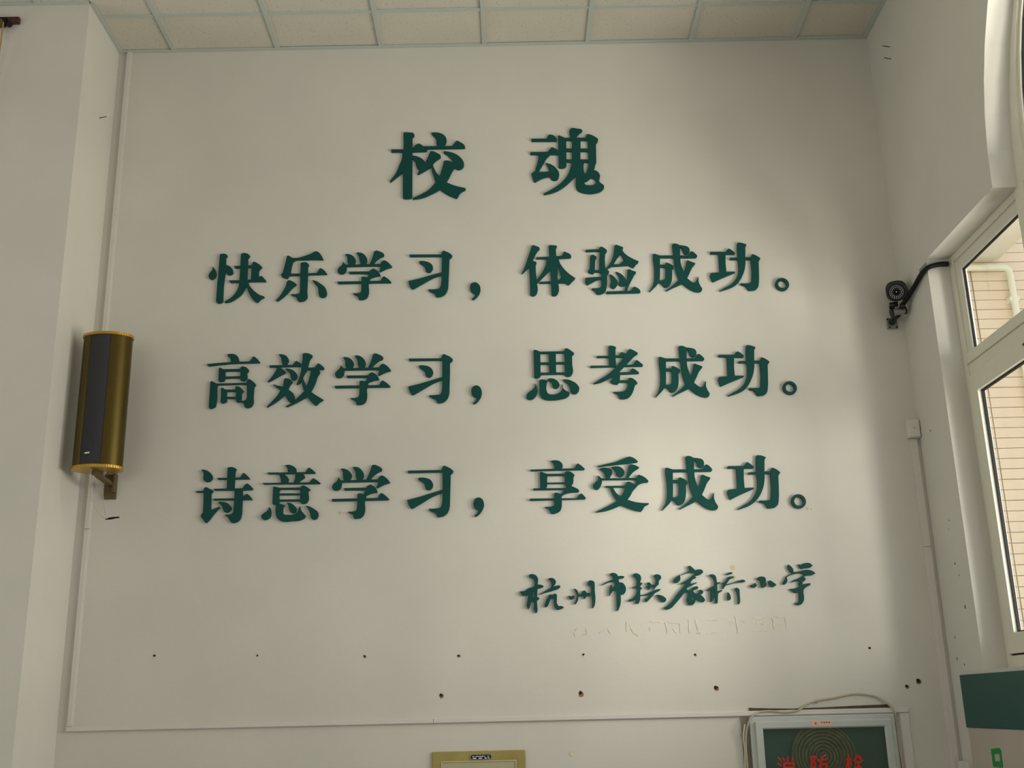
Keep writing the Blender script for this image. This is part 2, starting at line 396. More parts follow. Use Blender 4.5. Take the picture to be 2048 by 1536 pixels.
# ------------------------------------------------------------------ trunking along the back wall
GT = 'white cable trunking on the back wall'
def trunk(name, label, boxes, m=PVC):
    v0 = boxes[0]; t = empty(name, ((v0[0] + v0[1]) / 2, 0, v0[4])); tag(t, label, 'trunking', GT)
    for b in boxes:
        x0, x1, y0, y1, z0, z1 = b[:6]
        box('trunking_base', x0, x1, y0 + (y1 - y0) * .4, y1, z0, z1, m, t)
        e = .0025 if (x1 - x0) < (z1 - z0) else 0; g = 0 if e else .0025
        box('trunking_cover', x0 + e, x1 - e, y0, y0 + (y1 - y0) * .4, z0 + g, z1 - g, m, t, bevel=.002)
    return t
trunk('cable_trunking', 'white vertical cable trunking running down beside the left corner', [(-.276, -.247, -.016, 0, 2.42, 5.2), (-.276, -.247, -.016, 0, 1.4615, 2.418)])
trunk('cable_trunking', 'long white horizontal cable trunking above the hose cabinet', [(-.276, 1.497, -.016, 0, 1.436, 1.461), (1.4985, 3.80, -.016, 0, 1.436, 1.461)])
trunk('cable_trunking', 'white vertical trunking strip at the right of the hose cabinet', [(3.752, 3.80, -.012, 0, .55, 1.435)])
trunk('cable_trunking', 'white vertical trunking in the right corner below the junction box', [(3.975, 4.015, -.014, 0, 2.2355, 2.795), (3.975, 4.015, -.014, 0, 0, 2.234)])
t = empty('junction_box', (4.0, 0, 2.80)); tag(t, 'small white square junction box in the right corner', 'junction box')
box('box_body', 3.963, 4.026, -.034, 0, 2.797, 2.895, PVC, t, bevel=.003); box('box_lid', 3.966, 4.024, -.042, -.034, 2.80, 2.892, PVC, t, bevel=.003)
v, f = tube_vf([(3.995, -.042, 2.846), (3.995, -.0435, 2.846)], .004, 10); link('lid_screw', v, f, GREYP, t)
t = empty('wall_box', (XR, -.07, .9)); tag(t, 'narrow pale box low on the window wall beside the notice board', 'box')
box('box_body', XR - .03, XR, -.14, -.03, .8, 1.212, PVC, t, bevel=.004); box('box_lid', XR - .034, XR - .03, -.137, -.033, .806, 1.206, PVC, t)

# ------------------------------------------------------------------ raised characters
GLYPHS = [
('raised_character', 'big green raised character 校 (xiao), first of the two heading characters', 'heading characters', 1470, 4431, '-137,204 -131,210 -83,206 -75,193 -78,180 -86,175 -86,-188 -91,-201s -113,-205s -136,-201s -138,-187 -139,-36 -138,61 -136,127|-206,103 -138,102 -82,111 -65,130s -51,136s -35,128s -25,119 137,117 150,133s 165,149s 185,139s 209,117s 211,107 209,100 -2,101 -6,88 -12,85 -82,84 -204,86|-141,94 -147,35s -158,6s -181,-51s -211,-94 -207,-101 -172,-71s -134,-36 -123,94|-94,63 -62,57s -35,43s -12,19 3,55s 15,86 23,87s 53,75s 72,60s 74,48s 61,37s 44,24s 28,4 19,-12 -12,-33 -53,-58 -57,-51 -45,-28 -57,-20s -64,-2s -70,24s -94,50|21,204 53,204s 83,194s 102,174s 107,147s 100,128s 91,112 53,112 49,139s 47,165s 35,182s 24,194s|89,85 120,81s 161,64s 190,37s 203,8s 199,-18s 181,-31s 161,-29s 149,-22 126,-3 143,14 135,32s 117,55s 92,74|91,23 104,27s 143,14 149,-23 134,-49s 121,-78s 100,-113s 70,-150s 23,-178s -29,-201s -81,-209 -84,-202 -35,-178s 6,-152s 44,-108 67,-67s 80,-25s 88,7s|28,4 38,-24s 52,-52s 67,-68 81,-90s 105,-108s 145,-128s 183,-140s 211,-147 212,-157 180,-178s 168,-200 161,-209 139,-200s 104,-180s 71,-152s 45,-108s 32,-66s 23,-33s 20,-7'),
('raised_character', 'big green raised character 魂 (hun), second of the two heading characters', 'heading characters', 2250, 4439, '-193,144 -109,143 -89,169s -78,167s -53,147s -50,132 -55,125 -192,128 -194,138|-202,60 -105,60 -81,88 -72,86s -46,69 -41,41 -201,45|-155,49 -85,47 -113,17s -130,-14s -160,-65 -98,-63 -90,-91 -140,-105s -181,-127 -187,-121 -199,-74 -179,-58 -168,-22s -160,10s|-116,-9 -87,-19s -59,-44s -45,-71s -45,-93s -55,-114s -73,-119s -89,-111s -94,-86 -99,-56s -105,-34s|29,201s 37,206s 68,202s 93,196s 97,188s 84,175s 69,160s 55,141 28,142|-42,158 -37,163 -2,145 3,131 -1,-29 -9,-39s -30,-44s -43,-41s -45,-28|-23,146 118,144 130,126 -24,130|-2,78 130,75 130,57 -3,60|-4,10 126,7 125,-10 -5,-7|110,141 125,166s 137,164s 169,147s 183,133s 181,120s 170,104 167,-11 160,-30 156,-46 148,-59 129,-87 100,-87 115,-55s 123,-23 124,128|37,146 85,145 78,5 67,-34 51,-86s 14,-130s -40,-174s -99,-199s -133,-205 -135,-199 -81,-169s -33,-132s 4,-85s 23,-33s 30,-1|48,2 99,-11 94,-35 95,-67 99,-87 98,-132 92,-133 102,-150s 124,-153s 144,-152s 162,-135 154,-120 177,-126 183,-137s 203,-157s 203,-169s 189,-188s 153,-202s 87,-199s 58,-185s 49,-166s 50,-92|95,-80 109,-84 124,-86 127,-81 116,-55 148,-56 174,-72s 184,-95s 180,-118s 177,-130 162,-136 152,-114 137,-109s 107,-129s 95,-132'),
('raised_character', 'green raised character 快 (kuai), first in the upper long line', 'first long row of green characters', 435, 3773, '-137,72 -129,61s -117,37s -116,19s -124,3s -138,-5s -151,2s -157,15s -153,31s -141,47s -136,61s|-102,141 -97,145 -74,144s -61,134s -61,128 -68,120 -66,80 -67,23 -72,-46 -71,-132 -78,-141s -94,-144s -105,-138s -108,-129 -107,-22 -104,12 -104,69|-70,80 -53,75s -35,61s -25,42s -24,31s -31,22s -44,19s -57,25s -62,41 -69,55|13,139 18,144s 50,142s 63,130 60,123 53,114 54,70 54,-10 51,-48 32,-89s -1,-120s -42,-140s -60,-141 -61,-134 -33,-117s -7,-88s 9,-52s 12,-20 13,44|-21,71 80,74 81,61 -14,59|74,70 81,94 89,93s 113,80s 128,66s 133,60 125,53 116,41 115,2 123,8s 130,9s 146,-5s 158,-21 155,-25 77,-24 74,-10 75,33|-45,-12 11,-13 79,-10 79,-24 -35,-26|49,-17 58,-17 67,-42s 86,-67s 108,-88s 129,-102s 151,-110 152,-116 135,-125s 123,-138 114,-145 106,-140s 84,-117s 68,-90s 55,-55s'),
('raised_character', 'green raised character 乐 (le), second in the upper long line', 'first long row of green characters', 787, 3775, '-86,122 -80,124s -67,117s -54,109 -30,109s 12,120s 44,132s 73,146s 82,143s 100,123s 113,98 112,94 77,96s 13,96s -47,90s -53,84 -58,59 -64,18 -71,2s -79,-11 -96,-7s -112,5s -115,16 -106,24 -97,67s -90,101s|-70,17 79,18 89,33s 97,46s 108,42s 126,25s 136,11 134,8 33,7 29,5 -69,5|-10,77 -4,81s 26,79s 36,66 33,61 30,53 31,16 31,-21 30,-89 31,-127s 18,-141s -1,-146s -15,-144s -22,-133s -29,-119s -46,-112 -57,-105 -55,-102 -23,-101s -12,-97s -9,-90 -10,3|-79,-27s -73,-21s -51,-28s -34,-40s -28,-47 -35,-53 -54,-71s -78,-100s -101,-122s -127,-141 -135,-139 -136,-136 -116,-110s -98,-79s -86,-52s|56,-22 76,-28s 102,-45s 124,-64s 135,-87s 137,-109s 128,-123s 113,-126s 100,-120s 93,-106s 91,-79s 81,-56s 68,-40s'),
('raised_character', 'green raised character 高 (gao), first in the middle long line', 'second long row of green characters', 439, 3189, '-141,96 -83,101 -17,105 85,107 95,119s 104,134s 117,127s 132,112s 141,99 138,96 42,96 -20,95 -113,86 -132,85|-36,148 -15,151s 6,147s 21,134s 27,119s 28,103 -14,102 -17,120s -20,131 -30,137|-76,73 -69,75s -56,68s -39,63 -41,53 -41,18 -42,3s -57,-3s -71,-1s -75,6 -76,45|-50,66 41,66 42,53 -47,53|-44,25 43,26 44,16 -43,13|35,67 45,79s 59,78s 79,65s 84,54 74,41 75,9s 65,2s 49,-1s 41,5 39,51|-117,-4 -112,1s -102,-2s -87,-10 -75,-13 -75,-20 -80,-33 -79,-116s -84,-140s -96,-147s -110,-150s -118,-139 -117,-62|-87,-13 80,-11 80,-21 -86,-22|72,-12 77,0s 86,9s 100,1s 117,-14s 125,-25 120,-31 116,-39 114,-89 115,-127s 107,-142s 91,-149s 76,-148s 68,-135s 61,-122s 50,-117 32,-119 35,-110 64,-110s 76,-105 80,-88 76,-21|-59,-39 -54,-36s -38,-45 -25,-47 -27,-60 -26,-96 -25,-113s -36,-119s -50,-121s -57,-115 -57,-74|-34,-47 24,-47 25,-59 -33,-59|-32,-86 26,-88 27,-98 -31,-97|16,-46 21,-29s 29,-30s 49,-42s 61,-56 57,-64 52,-68 52,-111 38,-119 30,-118s 22,-106 21,-59'),
('raised_character', 'green raised character 效 (xiao), second in the middle long line', 'second long row of green characters', 773, 3187, '-97,145 -75,144s -58,137s -46,123s -41,108s -46,93s -56,83s -71,84s -77,98s -81,111s -82,124s -89,135|-143,84 -19,84 -11,96s -1,107 10,100s 33,87 31,73 -140,73|-99,73 -91,73s -67,56s -54,44 -56,39 -85,24s -115,6s -145,-9 -149,-6 -130,17s -111,47s|-57,65 -39,63s -18,55s -1,40s 7,24s 3,7s -7,-1s -20,1s -27,14s -30,30s -40,45s -53,58|-62,6 -57,10s -37,7s -15,-10 -18,-14 -31,-33s -38,-52 -46,-71 -70,-96s -104,-123s -144,-147 -148,-145 -125,-119s -97,-87s -78,-56 -68,-34s -64,-11s|-120,-21 -97,-28s -72,-34 -56,-39 -30,-57s -11,-74s -3,-94s -4,-111s -14,-119s -30,-119s -39,-110s -50,-88 -63,-73 -84,-51s -105,-36s|31,144 37,147s 66,145s 84,134 82,125 72,110s 66,90s 62,69 59,54 41,21s 32,-6 22,-17s 10,-26 4,-25 15,3s 24,37s 29,80 32,113|54,66 98,67 106,79s 117,90 131,81s 148,65 147,56 142,53 55,55|79,60 119,57 128,41 126,35 116,18s 106,-15s 97,-38s 83,-66 64,-93 33,-112s 3,-128s -37,-146 -45,-147 -47,-144 -18,-125s 12,-98s 44,-65 58,-35 69,1s 76,36s|35,17 42,-2s 55,-31 68,-50s 83,-67 104,-83s 125,-97s 149,-112 146,-116 126,-129s 116,-141 108,-142 89,-126s 64,-97 53,-82s 42,-54s 34,-24s 32,-2'),
('raised_character', 'green raised character 诗 (shi), first in the lowest long line', 'third long row of green characters', 426, 2578, '-125,136 -107,135s -85,125s -69,109s -63,91s -71,76s -86,70s -102,75s -111,88s -110,105s -113,123|-147,24 -107,25 -102,39s -95,44s -78,36s -57,25 -59,16 -66,8 -64,-26 -63,-77 -23,-60 -17,-62 -20,-67 -48,-100s -68,-128s -81,-141 -87,-140 -113,-107 -111,-99 -103,-88 -103,-36 -105,16 -141,17|-40,91 13,90 78,90 86,103s 95,114s 106,107s 129,83 125,80 -32,81|11,141 17,145s 45,143s 58,134 52,122 52,77 51,25 12,26 12,83|-55,34 9,34 94,34 104,50s 115,58s 128,51s 148,29 143,23 95,22 -49,25|-55,-17 53,-17 96,-16 105,-3s 116,4s 128,-3s 147,-25 145,-28 56,-28 -50,-26|53,33 94,32 96,-7 96,-51 95,-106s 89,-127s 72,-141s 53,-145s 40,-137s 28,-117s 8,-103 9,-101 36,-100s 48,-94s 52,-85 54,-28|-29,-34 -9,-34s 18,-41s 36,-57s 42,-70s 33,-84s 18,-91s 5,-84s -2,-71s -7,-58s -26,-39'),
('raised_character', 'green raised character 意 (yi), second in the lowest long line', 'third long row of green characters', 769, 2583, '-37,144 -17,147s 3,141s 18,130s 24,116s 20,102 -18,102 -21,119s -25,133|-127,108 69,106 78,117s 88,129s 102,121s 123,102 118,97 -119,99|-68,103 -46,101 -26,88s -14,70s -19,48 -53,49 -56,76s|20,103 56,102 70,81 64,73s 47,62s 36,47 10,48 18,74|-149,54 93,52 101,63s 114,74 130,63s 150,47 145,42 -140,46|-93,31 -89,35 -55,26 -56,16 -61,5 -57,-61 -88,-60 -93,-53 -93,-14|-65,27 52,26 53,15 -65,17|-64,-2 53,-4 54,-13 -64,-12|-63,-34 54,-35 55,-46 -62,-44|46,26 58,37s 74,32s 99,15 96,9 88,4 89,-46s 79,-57s 57,-58s 48,-50 47,16|-75,-54 -44,-58 -28,-66 -37,-76 -37,-107 -25,-113 16,-113s 37,-100s 44,-80s 49,-71 54,-92s 67,-107s 80,-122 75,-131s 54,-143s 13,-147s -45,-145s -65,-130s -73,-113s|-107,-71 -100,-84s -97,-106s -100,-123s -113,-134s -128,-138s -143,-129s -148,-118s -138,-105s -119,-92s|-20,-51 -1,-53s 19,-67s 31,-85s 28,-100s 16,-106s 3,-102s -6,-88s -11,-66s|77,-68 97,-73s 121,-87s 141,-104s 144,-120s 137,-137s 120,-142s 107,-132s 102,-112s 91,-86s'),
('raised_character', 'green raised character 学 (xue), third in the upper long line', 'first long row of green characters', 1127, 3775, '-120,83 -111,71s -103,63 84,64 93,78s 103,85s 118,79s 136,63s 148,47 147,42 130,38s 108,29s 85,17 80,21 85,39 87,51 -99,51 -99,39s -104,20s -117,10s -134,10s -146,21s -147,35s -139,49s -127,60s -120,71s|-109,126 -92,126s -72,119s -55,102s -49,86s -54,70s -60,61 -88,61 -94,75s -96,94s -98,110s -104,119|-47,134 -30,134s -13,128s 5,110s 13,89s 10,73s 4,59 -20,60 -27,76s -30,95s -34,111s -42,124s|55,141s 62,143s 81,137s 101,125s 105,117s 104,111s 86,101s 65,86s 46,63 25,61 37,91s 45,116s|-87,22 25,21 36,31s 48,37s 61,30s 77,16s 86,-2 84,-7 62,-10s 43,-16s 28,-23 28,-33 16,-35 15,-12 26,7 -83,10|-17,-11 -8,-9s 15,-14 32,-19 26,-26 24,-49 22,-53 22,-117s 15,-132s 0,-141s -27,-143 -31,-134s -38,-120s -51,-114 -59,-108 -62,-105 -38,-104s -21,-100s -17,-91 -16,-48|-148,-35 88,-35 96,-18s 105,-10s 117,-17s 134,-31s 146,-45 143,-49 67,-48 -142,-48'),
('raised_character', 'green raised character 习 (xi), fourth, before the comma in the upper long line', 'first long row of green characters', 1485, 3773, '-115,117 58,114 64,128s 71,136s 87,130s 107,119s 120,105 116,95 104,86 102,34 98,-47 94,-90s 81,-117s 61,-131s 33,-135 29,-127s 21,-113s 6,-106 -11,-95 -9,-89 26,-89s 48,-84s 55,-73 59,-46 61,-3 63,101 -112,104|-61,76s -52,78s -25,75s -2,65s 10,53s 14,36s 8,20s -2,11s -14,10s -25,18s -28,32s -32,43s -47,58s -60,68s|-120,-38 -65,-26s -2,-8s 64,10 65,-6 11,-26s -45,-58s -92,-85 -101,-85 -115,-61s'),
('raised_comma', 'green raised comma in the middle of the upper long line', 'first long row of green characters', 1728, 3668, '0,52s 17,42s 26,27s 28,8s 23,-13s 11,-32s -4,-46s -16,-51 -19,-43 -7,-32s 0,-16 -11,-11s -24,1s -28,20s -25,39s -14,49s'),
('raised_character', 'green raised character 成 (cheng), last but one in the upper long line', 'first long row of green characters', 2813, 3778, '-110,85 -102,87s -90,82s -71,75 -74,60 -79,-32 -83,-68 -91,-84 -105,-102s -121,-117s -140,-135 -143,-134 -129,-110s -116,-81s -110,-43 -108,6 -112,56|-90,76 80,73 90,86s 102,97s 110,93s 130,72 130,65 123,57 -91,62|-80,21 -50,21 -40,34s -29,30s -8,17s 0,9 -5,-4 -12,-9 -15,-56s -21,-83s -33,-101s -48,-110s -61,-110s -67,-100s -78,-85s -95,-84 -88,-69 -69,-69s -58,-65s -51,-55 -47,-14 -48,5 -81,6|-2,137 4,143s 26,142s 38,135s 63,131s 84,122s 91,110s 89,93s 79,82s 64,81s 57,92s 53,108s 46,121 40,121 37,71 37,34 41,11s 51,-23s 67,-61 82,-75s 98,-87s 111,-84 120,-68s 130,-52 128,-82s 135,-105s 144,-126s 139,-137s 126,-143s 107,-141s 78,-126s 48,-101s 20,-66 10,-29s 4,12s 2,58 0,86 -1,116|73,43 79,43 118,26 113,18 97,-1s 85,-26s 67,-61 49,-85 34,-94s 12,-104s -17,-117s -51,-133 -53,-129 -20,-106s 2,-86s 23,-66 51,-23 61,2s 69,29'),
('raised_character', 'green raised character 功 (gong), last, before the full stop in the upper long line', 'first long row of green characters', 3146, 3779, '-128,90 -46,88 -37,98s -26,108 -17,102s 6,82 4,74 -1,71 -132,77|-85,83 -46,82 -51,22 -50,-35 -88,-37 -87,23|-136,-35 -88,-31 -50,-29 -2,-29 -5,-36 -67,-61s -127,-87 -132,-84 -141,-50|22,136 27,142 48,139s 72,129 70,122 65,115 60,55 58,19 50,-19s 37,-51s 20,-80s -5,-107s -37,-124s -94,-141 -96,-139 -67,-122s -30,-101s -3,-72s 13,-40s 18,9 18,56 19,105|-23,53 96,54 95,39 -26,41|90,54 99,72 115,66s 142,46 136,35 130,29 127,-34 120,-102s 114,-123s 101,-136s 77,-141s 60,-139s 56,-130s 47,-116s 20,-107 22,-98 56,-99s 76,-95s 82,-85 88,-33 88,30'),
('raised_character', 'green raised character 学 (xue), third in the middle long line', 'second long row of green characters', 1127, 3184, '-118,81 -110,70s -102,62 85,63 94,76s 104,83s 119,77s 136,62s 148,46 147,41 130,37s 109,29s 85,17 80,20 85,38 87,49 -98,50 -99,38s -104,20s -117,10s -134,10s -145,21s -147,35s -138,48s -126,59s -119,70s|-107,124 -90,124s -71,117s -54,100s -48,84s -53,69s -60,60 -87,60 -93,74s -95,92s -96,108s -103,117|-45,132 -28,132s -11,125s 6,108s 14,87s 11,72s 4,58 -19,59 -26,75s -29,93s -32,109s -41,122s|56,139s 64,141s 83,135s 102,123s 107,115s 105,109s 87,99s 66,84s 47,62 26,60 38,89s 47,114s|-87,21 26,20 36,30s 48,36s 62,30s 77,16s 86,-2 84,-7 62,-10s 43,-16s 28,-22 28,-33 15,-35 15,-12 26,7 -83,9|-17,-11 -8,-9s 15,-14 32,-19 26,-26 24,-48 22,-53 21,-115s 14,-130s -1,-139s -29,-141 -33,-132s -39,-118s -52,-112 -61,-107 -63,-103 -39,-103s -23,-98s -18,-90 -16,-47|-148,-34 87,-35 96,-18s 104,-10s 117,-17s 134,-31s 146,-44 142,-49 66,-48 -143,-47'),
('raised_character', 'green raised character 习 (xi), fourth, before the comma in the middle long line', 'second long row of green characters', 1485, 3177, '-116,115 56,113 62,128s 68,136s 85,130s 106,119s 119,105 115,95 103,86 103,34 100,-47 97,-90s 85,-116s 65,-131s 38,-135 34,-126s 25,-113s 9,-106 -7,-95 -6,-90 29,-89s 52,-84s 58,-73 61,-46 62,-3 62,101 -113,102|-62,74s -53,76s -25,74s -2,64s 9,52s 14,35s 9,19s -1,10s -14,9s -24,17s -28,30s -32,41s -48,56s -60,66s|-118,-40 -63,-27s 0,-9s 65,10 66,-6 13,-27s -42,-59s -89,-86 -98,-86 -112,-63s'),
('raised_comma', 'green raised comma in the middle of the middle long line', 'second long row of green characters', 1727, 3084, '1,52s 18,42s 26,27s 28,8s 23,-13s 11,-32s -4,-47s -15,-51 -19,-44 -6,-32s 0,-16 -11,-12s -23,0s -27,19s -23,38s -13,48s'),
('raised_character', 'green raised character 成 (cheng), last but one in the middle long line', 'second long row of green characters', 2810, 3186, '-111,85 -103,86s -91,82s -72,75 -75,60 -80,-32 -83,-69 -91,-85 -105,-103s -121,-119s -140,-137 -143,-136 -129,-112s -117,-82s -110,-43 -109,5 -113,56|-91,76 79,74 89,88s 101,98s 109,94s 129,73 129,66 122,59 -92,61|-81,21 -50,21 -41,34s -30,30s -9,17s -1,9 -6,-4 -13,-9 -15,-56s -21,-84s -33,-102s -48,-111s -61,-111s -67,-101s -79,-86s -96,-85 -88,-70 -69,-69s -58,-66s -51,-56 -48,-15 -49,5 -82,6|-3,138 3,144s 24,143s 37,136s 62,132s 83,124s 90,111s 88,95s 78,83s 63,82s 55,93s 52,109s 44,122 39,122 36,72 36,35 40,12s 51,-23s 66,-61 81,-75s 98,-87s 111,-84 120,-68s 130,-52 128,-82s 135,-105s 144,-125s 139,-137s 126,-143s 107,-141s 78,-127s 48,-101s 20,-66 10,-29s 4,12s 1,59 -1,87 -2,117|72,44 78,44 118,27 113,19 97,-1s 84,-26s 66,-61 49,-85 34,-94s 12,-105s -17,-118s -50,-134 -52,-130 -20,-107s 2,-87s 22,-66 51,-23 61,2s 69,30'),
('raised_character', 'green raised character 功 (gong), last, before the full stop in the middle long line', 'second long row of green characters', 3144, 3186, '-126,91 -44,89 -36,99s -25,108 -15,103s 7,83 5,75 0,71 -129,78|-84,84 -45,83 -50,23 -50,-34 -88,-36 -86,24|-135,-33 -87,-29 -49,-28 -2,-28 -5,-36 -67,-60s -127,-85 -131,-82 -140,-48|23,136 29,142 49,139s 73,129 71,122 65,115 60,55 58,20 49,-18s 36,-50s 19,-80s -6,-106s -38,-123s -94,-140 -96,-137 -67,-120s -31,-100s -3,-71s 12,-39s 18,10 18,56 20,106|-22,53 96,54 95,39 -26,42|90,54 99,72 115,66s 141,46 134,35 129,29 125,-34 118,-101s 112,-123s 98,-136s 75,-141s 58,-139s 54,-129s 45,-115s 19,-107 21,-97 54,-98s 75,-95s 81,-84 87,-33 88,30'),
('raised_character', 'green raised character 学 (xue), third in the lowest long line', 'third long row of green characters', 1127, 2580, '-118,80 -109,69s -102,61 86,63 95,77s 106,83s 120,77s 137,62s 149,47 148,42 131,38s 109,29s 86,17 80,21 86,39 88,50 -98,50 -99,38s -104,20s -117,10s -134,10s -146,20s -147,34s -138,47s -125,58s -119,69s|-106,123 -89,123s -70,115s -53,99s -47,84s -53,68s -59,59 -87,60 -92,73s -94,91s -95,107s -102,116|-44,131 -27,131s -10,125s 7,107s 15,87s 11,71s 5,58 -19,58 -25,74s -28,92s -31,108s -40,121s|58,138s 65,140s 85,134s 104,122s 108,115s 107,109s 89,99s 67,84s 48,62 26,60 39,89s 48,113s|-87,21 26,21 37,31s 48,36s 62,30s 77,17s 86,-1 84,-6 62,-9s 43,-15s 28,-22 28,-32 15,-33 15,-11 26,7 -83,9|-17,-11 -8,-8s 15,-13 32,-18 26,-25 23,-47 21,-51 20,-113s 12,-128s -3,-137s -30,-139 -35,-130s -41,-116s -53,-111 -62,-105 -64,-102 -41,-101s -24,-97s -19,-88 -17,-46|-149,-34 87,-34 96,-17s 104,-9s 117,-15s 134,-29s 146,-42 142,-47 66,-47 -144,-47'),
('raised_character', 'green raised character 习 (xi), fourth, before the comma in the lowest long line', 'third long row of green characters', 1484, 2573, '-117,112 57,112 63,126s 69,134s 86,128s 106,117s 119,104 115,94 104,85 103,34 100,-46 97,-88s 85,-115s 65,-129s 37,-134 33,-125s 24,-112s 9,-105 -8,-95 -6,-89 29,-88s 51,-83s 57,-72 61,-46 62,-3 62,99 -114,99|-62,72s -53,74s -25,72s -2,63s 9,50s 14,34s 9,18s -1,9s -14,8s -24,16s -28,29s -32,40s -48,55s -61,64s|-119,-41 -63,-28s -1,-10s 65,10 66,-6 12,-27s -43,-59s -90,-86 -99,-86 -113,-64s'),
('raised_comma', 'green raised comma in the middle of the lowest long line', 'third long row of green characters', 1730, 2487, '2,50s 19,41s 26,27s 28,9s 21,-12s 9,-31s -7,-45s -18,-50 -21,-43 -8,-31s -1,-15 -12,-12s -23,0s -27,18s -22,36s -12,47s'),
('raised_character', 'green raised character 成 (cheng), last but one in the lowest long line', 'third long row of green characters', 2809, 2586, '-112,83 -105,85s -92,81s -73,74 -76,59 -80,-33 -84,-70 -92,-86 -105,-104s -121,-119s -140,-137 -143,-136 -129,-112s -117,-83s -111,-44 -110,4 -114,55|-93,75 78,73 88,87s 99,97s 108,94s 128,73 128,66 121,59 -93,60|-82,20 -51,20 -42,33s -31,29s -10,17s -2,8 -7,-4 -13,-10 -16,-57s -22,-84s -33,-102s -49,-111s -61,-111s -67,-102s -79,-87s -96,-85 -89,-71 -70,-70s -59,-66s -52,-56 -49,-15 -50,4 -83,5|-5,137 1,143s 22,142s 35,135s 61,131s 82,123s 88,110s 86,94s 77,83s 62,82s 54,92s 51,108s 43,121 37,121 35,71 35,35 39,12s 50,-23s 66,-61 81,-75s 97,-86s 110,-83 120,-67s 129,-51 127,-81s 134,-104s 144,-124s 139,-136s 126,-142s 107,-140s 78,-126s 48,-101s 20,-66 9,-29s 3,12s 0,58 -2,86 -4,116|71,43 77,44 117,27 112,19 96,-1s 84,-26s 66,-61 48,-85 33,-94s 11,-105s -17,-118s -51,-134 -53,-130 -21,-107s 2,-86s 22,-66 50,-23 60,2s 68,30'),
('raised_character', 'green raised character 功 (gong), last, before the full stop in the lowest long line', 'third long row of green characters', 3146, 2585, '-126,87 -44,87 -36,97s -25,107 -16,101s 7,82 5,74 -1,71 -130,74|-84,81 -45,81 -50,21 -50,-36 -87,-38 -86,21|-135,-37 -87,-31 -49,-29 -1,-28 -5,-36 -67,-61s -126,-88 -131,-85 -140,-52|23,135 28,141 48,140s 73,130 71,123 65,116 60,56 58,21 50,-17s 37,-49s 19,-79s -6,-105s -37,-123s -93,-141 -96,-139 -67,-121s -30,-100s -3,-70s 13,-38s 18,10 18,56 20,105|-22,52 96,56 95,41 -26,41|90,56 99,74 115,69s 141,49 135,39 129,32 126,-30 119,-97s 113,-119s 99,-132s 76,-137s 59,-136s 55,-127s 46,-113s 19,-105 21,-96 55,-96s 75,-92s 81,-81 87,-30 88,32'),
('raised_character', 'green raised character 体 (ti), first after the comma in the upper long line', 'first long row of green characters', 2127, 3781, '-86,146 -82,149s -62,144s -45,134s -43,126 -56,112 -69,90s -84,58 -64,50 -63,41 -68,32 -68,-14 -65,-55 -67,-135s -74,-144s -93,-148s -101,-141s -102,-116 -103,21 -121,3s -143,-19 -145,-16 -124,33s -106,86s -92,127s|-63,77 11,80 74,82 83,93s 91,108s 100,104s 127,84s 128,76 124,69 60,66 -64,68|7,144 14,148 48,145 52,138 45,125 46,80 53,32 49,-51 48,-137s 40,-147s 19,-149s 13,-141 12,-27 11,0 8,83 7,111|-7,70 20,71 25,32 9,0s -11,-22s -37,-49s -70,-79 -70,-60 -63,-53 -43,-26s -23,8s -11,42s|39,76 58,68 64,43s 78,17s 102,-13s 129,-37s 145,-48 143,-55 128,-69s 112,-86 104,-89 93,-78 81,-61 71,-45s 62,-10s 54,29 47,50|-51,-68 11,-64 56,-58 67,-46 86,-52 102,-77 51,-77 -50,-76'),
('raised_character', 'green raised character 思 (si), first after the comma in the middle long line', 'second long row of green characters', 2129, 3188, '-95,134 -90,138s -74,134s -61,127 -60,114 -61,14 -60,-6s -70,-17s -88,-20s -96,-16 -95,58|-68,127 72,127 72,116 -68,115|-63,67 74,67 74,56 -63,55|-65,10 75,9 75,-2 -65,-2|-15,124 23,123 21,3 -15,4|66,126 72,139s 81,143s 97,135s 121,115 117,106 109,100 108,53 108,3s 98,-11s 75,-14s 68,-7 68,54 68,111|-90,-48 -84,-64s -80,-83s -82,-100s -93,-123s -110,-136s -127,-137s -139,-125s -138,-112s -128,-97s -104,-80s -94,-66s|-70,-35 -65,-30s -27,-32 -25,-37 -31,-49 -32,-91s -25,-105s 2,-112s 29,-105s 48,-88s 55,-56 56,-78s 68,-91s 88,-105s 88,-112s 73,-129s 44,-138s -5,-143s -46,-137s -62,-122s -69,-105s -69,-73|-24,-26 -10,-22s 11,-26s 31,-43s 37,-58s 30,-73s 15,-80s 5,-74s -1,-61s -4,-46s -21,-34|57,-29 77,-30s 107,-41s 129,-58s 140,-79s 136,-97s 125,-109s 103,-109s 96,-100s 91,-78s 84,-59s 58,-35'),
